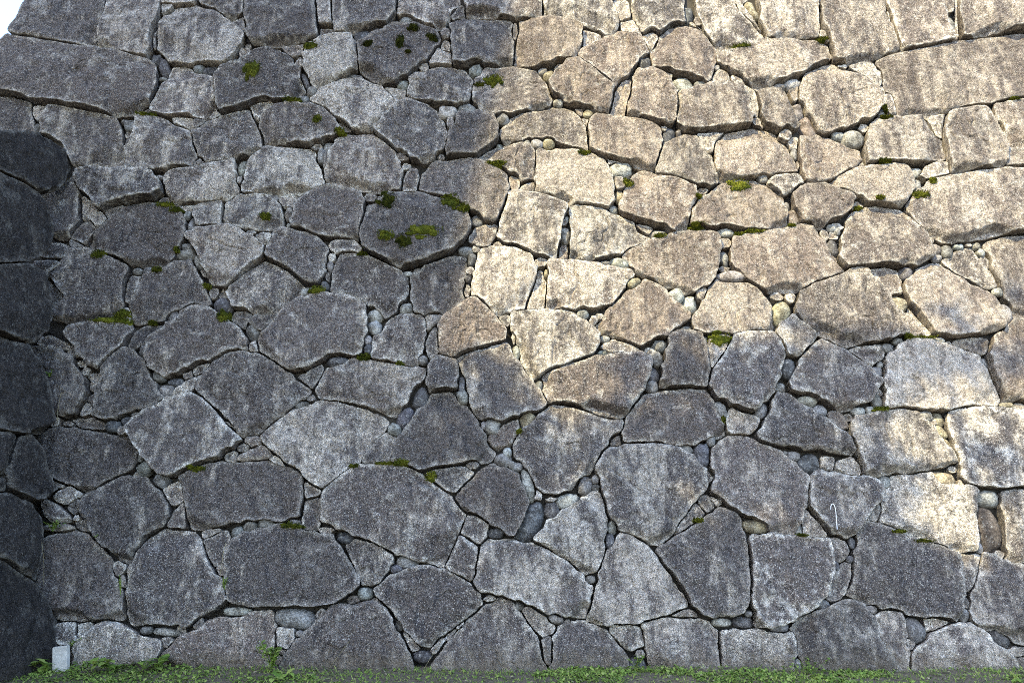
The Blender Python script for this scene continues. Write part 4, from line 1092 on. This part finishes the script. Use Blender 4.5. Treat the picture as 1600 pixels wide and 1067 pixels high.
def plant(name, px, py_base, frame_n, h, w, nl, Ls, label, cat, group=None, mat=None, on_wall=False, up=None):
    """a small leafy weed: stems with leaves"""
    if on_wall:
        q = MAIN.from_px([(px, py_base)])[0]; base = MAIN.world(q[0], q[1], frame_n)
    else:
        g = px_dir(px, py_base); t = (0.0 + frame_n - CAM[1])/g[1]; base = CAM + g*t; base[2] = float(ground_z(base[0], base[1]))
    root = empty(name, tuple(base), label, cat, group)
    r = np.random.default_rng(int(px*7+py_base))
    sv, sf, lv, ld, ll = [], [], [], [], []
    nst = max(3, nl//9)
    for s in range(nst):
        a = r.uniform(0, 6.28); lean = r.uniform(0.05, 0.8)*w/h
        tip = np.array([math.cos(a)*lean*h, math.sin(a)*lean*h*0.6 - 0.02, h*r.uniform(0.55, 1.0)])
        b = len(sv)
        for t in (0, 0.5, 1):
            q = tip*t + np.array([0, 0, 0.1*h*math.sin(t*3.14)])
            for k in range(3): sv.append(q + 0.0025*np.array([math.cos(k*2.1), math.sin(k*2.1), 0]))
        for i in range(2):
            for k in range(3): sf.append((b+i*3+k, b+i*3+(k+1) % 3, b+(i+1)*3+(k+1) % 3, b+(i+1)*3+k))
        for l in range(nl//nst):
            t = r.uniform(0.2, 1.0); aa = r.uniform(0, 6.28); el = r.uniform(-0.2, 0.8); L = Ls*r.uniform(0.6, 1.2)
            lv.append(tip*t + np.array([0, 0, 0.1*h*math.sin(t*3.14)])); ld.append((math.cos(aa)*math.cos(el), math.sin(aa)*math.cos(el), math.sin(el))); ll.append(L)
    lv, lf = leaves(lv, ld, np.tile((0.02, 0.05, 1.0), (len(lv), 1)), ll, np.array(ll)*0.62)
    link('stem', mesh('stem', sv, sf), mat or M_WEED, root); link('foliage', mesh('foliage', lv, lf), mat or M_WEED, root)
    return root
plant('leafy_weed', 424, 1052, -0.12, 0.25, 0.20, 150, 0.05, 'bushy bright green weed at the wall foot, below the big pale oval pebble', 'weed')
plant('broadleaf_weed', 74, 1047, -0.25, 0.10, 0.22, 24, 0.11, 'broad-leaved dark weed just left of the white marker stone', 'weed')
plant('broadleaf_weed', 172, 1052, -0.16, 0.11, 0.40, 40, 0.11, 'broad-leaved weed spreading right of the white marker stone', 'weed')
plant('broadleaf_weed', 246, 1046, -0.10, 0.13, 0.2, 14, 0.13, 'large-leaved weed in the joint left of the rust-brown footing stone', 'weed')
plant('broadleaf_weed', 440, 1064, -0.40, 0.06, 0.25, 16, 0.10, 'flat broad-leaved weed in front of the bushy weed', 'weed')
plant('leafy_weed', 995, 1056, -0.12, 0.17, 0.14, 70, 0.035, 'small weed under the dark pebbles at the wall foot, right of centre', 'weed')
plant('leafy_weed', 1268, 1056, -0.12, 0.13, 0.4, 110, 0.035, 'low spreading weed at the wall foot below the dark slanted block', 'weed')
plant('joint_weed', 85, 831, 0.03, 0.11, 0.18, 110, 0.03, 'fern-like green tuft in the corner joint beside the side wall, lower left', 'weed', on_wall=True)
plant('joint_weed', 80, 592, 0.02, 0.09, 0.07, 50, 0.03, 'small green tuft high in the corner joint by the side wall', 'weed', on_wall=True)
plant('joint_weed', 351, 925, 0.0, 0.16, 0.05, 60, 0.022, 'green creeper in the joint left of the wide dark block', 'weed', on_wall=True)
plant('joint_weed', 187, 930, -0.01, 0.24, 0.03, 60, 0.018, 'thin green weed in the vertical joint between two rounded blocks, lower left', 'weed', on_wall=True)
plant('joint_weed', 150, 842, 0.0, 0.05, 0.04, 22, 0.02, 'tiny green sprig under the dark triangular block, lower left', 'weed', on_wall=True)
plant('joint_weed', 110, 1010, 0.0, 0.08, 0.14, 40, 0.025, 'green sprigs in the joint above the white marker stone', 'weed', on_wall=True)

# dry grass stalks
def stalk(pts_px, n0, label, rad=0.0022):
    q = MAIN.from_px(pts_px); P = [MAIN.world(a[0], a[1], n0+0.02*i) for i, a in enumerate(q)]
    v, f = [], []
    for i, p in enumerate(P):
        for k in range(4): v.append(p - P[0] + rad*np.array([math.cos(k*1.571), 0, math.sin(k*1.571)]))
    for i in range(len(P)-1):
        for k in range(4): f.append((i*4+k, i*4+(k+1) % 4, (i+1)*4+(k+1) % 4, (i+1)*4+k))
    o = link('dry_stalk', mesh('dry_stalk', v, f), M_DRY, None, P[0]); o['label'] = label; o['category'] = 'stalk'
stalk([(92, 662), (94, 645), (98, 632), (103, 618)], 0.03, 'dry grass stalk sticking up above the greenish block near the corner')
stalk([(72, 915), (75, 890), (76, 870), (75, 850)], 0.05, 'dry grass stalk hanging beside the side wall, left of the streaked block')
stalk([(345, 905), (349, 885), (352, 868), (358, 850)], 0.03, 'dry grass stalk left of the wide dark block')
stalk([(516, 1043), (530, 1025), (543, 1008), (552, 998)], 0.03, 'dry grass stalk leaning on the dark footing block')
stalk([(664, 1043), (675, 1025), (684, 1010), (690, 1003)], 0.03, 'dry grass stalk in the wedge between two footing blocks')

# ------------------------------------------------------------------ white marker stone and wire hook
M_MARK = simple('pale_stone', (0.40, 0.385, 0.35, 1), (0.56, 0.54, 0.50, 1), 22, 0.8, 0.002)
g = px_dir(95, 1050); t = (-0.16 - CAM[1])/g[1]; mb = CAM + g*t
sc = t/F_PX
mb[2] = float(ground_z(mb[0], mb[1]))
w2, hgt, dp = 11.3*sc, (1050-1013)*sc, 0.03
import bmesh
bm = bmesh.new(); bmesh.ops.create_cube(bm, size=1.0)
for vv in bm.verts: vv.co = Vector((vv.co.x*2*w2, vv.co.y*2*dp, (vv.co.z+0.5)*(hgt+0.05)-0.05))
bmesh.ops.bevel(bm, geom=bm.edges[:], offset=0.006, segments=2, affect='EDGES')
me = bpy.data.meshes.new('marker_stone'); bm.to_mesh(me); bm.free()
mk = link('marker_stone', me, M_MARK, None, tuple(mb)); mk.rotation_euler = (R(-3), R(-7), R(1))
mk['label'] = 'small blank white marker stone standing in the lower left corner'; mk['category'] = 'marker stone'

M_WIRE = simple('pale_wire', (0.62, 0.62, 0.60, 1), (0.75, 0.75, 0.74, 1), 40, 0.45, 0)
hp = [(1305, 828), (1304, 815), (1303, 802), (1302, 795), (1300.5, 790.5), (1298.5, 788.5), (1296.5, 789), (1295.3, 791.5), (1295, 797)]
q = MAIN.from_px(hp); hz = max(surf(a[0], a[1]) for a in q) + 0.004; P = [MAIN.world(a[0], a[1], hz) for a in q]; v, f = [], []
for i, p in enumerate(P):
    d = P[min(i+1, len(P)-1)] - P[max(i-1, 0)]; d /= np.linalg.norm(d); s = np.cross(d, MAIN.N)
    for k in range(6): v.append(p - P[0] + 0.0042*(s*math.cos(k*1.047) + MAIN.N*math.sin(k*1.047)))
for i in range(len(P)-1):
    for k in range(6): f.append((i*6+k, i*6+(k+1) % 6, (i+1)*6+(k+1) % 6, (i+1)*6+k))
f += [tuple(range(6)), tuple(range(len(v)-1, len(v)-7, -1))]
hk = link('wire_hook', mesh('wire_hook', v, f), M_WIRE, None, P[0]); hk['label'] = 'thin pale wire bent like a cane on a block at lower right'; hk['category'] = 'hook'

# ------------------------------------------------------------------ what throws the shade: a keep and trees behind the camera
M_PLASTER = simple('white_plaster', (0.60, 0.58, 0.54, 1), (0.70, 0.68, 0.64, 1), 3, 0.9, 0.004)
M_TILE = simple('roof_tile', (0.08, 0.085, 0.095, 1), (0.14, 0.145, 0.15, 1), 6, 0.7, 0.01)
M_WOOD = simple('dark_timber', (0.05, 0.035, 0.025, 1), (0.09, 0.065, 0.045, 1), 8, 0.8, 0.004)
perp = np.array([math.cos(SUN_AZ), -math.sin(SUN_AZ), 0.0]); back = np.array([-math.sin(SUN_AZ), -math.cos(SUN_AZ), 0.0])
DK = 24.0
kc = main_pt(752, 250) + SUN*DK           # the corner whose shadow runs down the wall
zb = main_pt(760, 345)[2] + DK*math.sin(SUN_EL)
keep = empty('castle_keep', (kc[0], kc[1], 0), 'white plastered castle keep with tiled roof standing behind the camera', 'building')
keep.rotation_euler = (0, 0, -SUN_AZ)      # local x = perp, local -y = towards the sun
def kpart(name, mat, boxes):
    v, f = [], []
    for b in boxes: box_vf(*b, v, f)
    return link(name, mesh(name, v, f, False), mat, keep)
KW = -8.5
kpart('stone_base', simple('base_stone', (0.2, 0.2, 0.2, 1), (0.32, 0.31, 0.3, 1), 4, 0.9, 0.03), [(KW, -0.5, -9, 0.8, -0.2, 4)])
kpart('lower_wall', M_PLASTER, [(KW+0.4, -0.20, -8.6, 0.0, 3.99, zb)])
kpart('upper_wall', M_PLASTER, [(KW, 0.0, -9, 0.4, zb, zb+17.5)])
kpart('sill_beam', M_WOOD, [(KW-0.03, -0.2, 0.403, 0.46, zb+0.05, zb+0.3)])
for i in range(3):
    for z0 in (7, 11, zb+3, zb+7, zb+11):
        if z0 == 11 and zb < 13.5: continue
        kpart('window', M_WOOD, [(-7.2+i*2.3, -6.3+i*2.3, 0.003 if z0 < zb else 0.403, 0.05 if z0 < zb else 0.45, z0, z0+1.5)])
rv = [(KW-1.2, -10.2, zb+17.5), (1.2, -10.2, zb+17.5), (1.2, 1.6, zb+17.5), (KW-1.2, 1.6, zb+17.5), (-5.5, -4.3, zb+22), (-3, -4.3, zb+22)]
link('roof', mesh('roof', rv, [(3, 2, 1, 0), (0, 1, 5, 4), (1, 2, 5), (2, 3, 4, 5), (3, 0, 4)], False), M_TILE, keep)

M_LEAF = leafy('tree_leaves', (0.03, 0.055, 0.012, 1), (0.05, 0.085, 0.018, 1), (0.09, 0.12, 0.03, 1), 0.2)
M_BARK = simple('bark', (0.06, 0.045, 0.035, 1), (0.14, 0.115, 0.09, 1), 12, 0.95, 0.03)
def tube_path(v, f, P, r0, r1, k=8):
    b = len(v); n = len(P)
    for i, p in enumerate(P):
        d = P[min(i+1, n-1)] - P[max(i-1, 0)]; d = d/(np.linalg.norm(d)+1e-9)
        s = np.cross(d, (0.3, 0.9, 0.1)); s /= np.linalg.norm(s); w = np.cross(d, s); rr = r0+(r1-r0)*i/(n-1)
        for j in range(k): v.append(p + rr*(s*math.cos(j*6.2832/k) + w*math.sin(j*6.2832/k)))
    for i in range(n-1):
        for j in range(k): f.append((b+i*k+j, b+i*k+(j+1) % k, b+(i+1)*k+(j+1) % k, b+(i+1)*k+j))
def make_tree(clumps, base, label, seed, nleaf=110):
    """trunk, limbs reaching to foliage clumps (world centre, radius), small leaves"""
    r = np.random.default_rng(seed); root = empty('shade_tree', tuple(base), label, 'tree')
    base = np.array(base, float); C = np.array([c for c, _ in clumps]); cen = C.mean(0)
    fork = np.array([base[0]*0.6+cen[0]*0.4, base[1]*0.6+cen[1]*0.4, C[:, 2].min()*0.75])
    v, f = [], []
    P = [base*(1-t) + fork*t + np.array([0.15*math.sin(t*5), 0.1*math.sin(t*4+1), 0]) for t in np.linspace(0, 1, 8)]
    tube_path(v, f, [p - base for p in P], 0.34, 0.22, 12)
    link('trunk', mesh('trunk', v, f), M_BARK, root)
    v, f = [], []
    for c in C[r.permutation(len(C))[:26]]:
        m = (P[-1]+c)/2 + np.array([0, 0, 0.4])
        tube_path(v, f, [P[-1]-base, m-base, c-base], 0.10, 0.02, 6)
    link('limbs', mesh('limbs', v, f), M_BARK, root)
    cc = np.repeat(C, [int(nleaf*(q/0.4)**2) for _, q in clumps], 0); rr = np.repeat([q for _, q in clumps], [int(nleaf*(q/0.4)**2) for _, q in clumps])
    m = len(cc); d = r.normal(0, 1, (m, 3)); d /= np.linalg.norm(d, axis=1)[:, None]; L = r.uniform(0.10, 0.17, m)
    v, f = leaves(cc + d*(rr*r.random(m)**0.45)[:, None] - base, r.normal(0, 1, (m, 3)), r.normal(0, 1, (m, 3)), L, L*0.6, 0.2)
    link('crown', mesh('crown', v, f), M_LEAF, root)
    return root
edge_x = [460, 560, 600, 690, 740, 790, 850, 905, 950, 985, 1030, 1100, 1160, 1235, 1300, 1360, 1440, 1500, 1560, 1650, 1800]
edge_y = [780, 640, 470, 520, 535, 565, 625, 650, 620, 560, 535, 528, 522, 508, 520, 530, 540, 540, 545, 545, 545]
gaps = [[(1300, 645), (1400, 612), (1560, 612), (1700, 600), (1700, 705), (1500, 695), (1440, 720), (1400, 680)],
        [(1420, 742), (1545, 735), (1560, 880), (1500, 885), (1440, 800)], [(1575, 775), (1660, 775), (1660, 870), (1590, 850)], [(1180, 785), (1270, 800), (1265, 825), (1185, 820)]]
tr = np.random.default_rng(21)
cl_a, cl_b = [], []
tries = 0
while len(cl_a) + len(cl_b) < 600 and tries < 30000:
    tries += 1
    x = tr.uniform(470, 1760); y = tr.uniform(480, 1200)
    rad = tr.uniform(0.16, 0.38); rp = rad*150
    if y - rp*0.75 < np.interp(x, edge_x, edge_y): continue
    bad = False
    for gp in gaps:
        for ax, ay in ((0, 0), (.7, 0), (-.7, 0), (0, .7), (0, -.7)):
            if in_poly(np.array([x+ax*rp]), np.array([y+ay*rp]), gp)[0]: bad = True; break
        if bad: break
    if bad: continue
    d = tr.uniform(12.0, 15.5)
    c = main_pt(x, y) + SUN*d
    (cl_a if x < 1200 + tr.normal(0, 40) else cl_b).append((c, rad))
for x, y, rad in ((1490, 492, .2), (1500, 510, .17), (1585, 455, .16), (1240, 500, .2), (975, 575, .2), (1000, 560, .18), (1060, 520, .15), (1420, 545, .2), (1330, 560, .25), (1420, 560, .2), (1460, 565, .2), (1500, 560, .22), (1540, 570, .18), (1400, 575, .15), (1345, 740, .15), (1560, 725, .2), (1600, 720, .2), (1640, 725, .2), (1200, 735, .25), (1150, 710, .25), (1240, 760, .25), (1280, 640, .25)):
    cl_b.append((main_pt(x, y) + SUN*13.5, rad))
for x in range(1375, 1680, 26):
    for y in (548, 572): cl_b.append((main_pt(x + tr.uniform(-8, 8), y + tr.uniform(-6, 6)) + SUN*tr.uniform(12.5, 14.5), 0.15))
ca = np.mean([c for c, _ in cl_a], 0); cb = np.mean([c for c, _ in cl_b], 0)
make_tree(cl_a, (ca[0]-0.8, min(ca[1]-0.6, -9.0), 0), 'broad leafy tree behind the camera on the left', 31)
make_tree(cl_b, (cb[0]+0.6, min(cb[1]-0.8, -9.6), 0), 'leafy tree behind the camera, right of the broad one', 32)
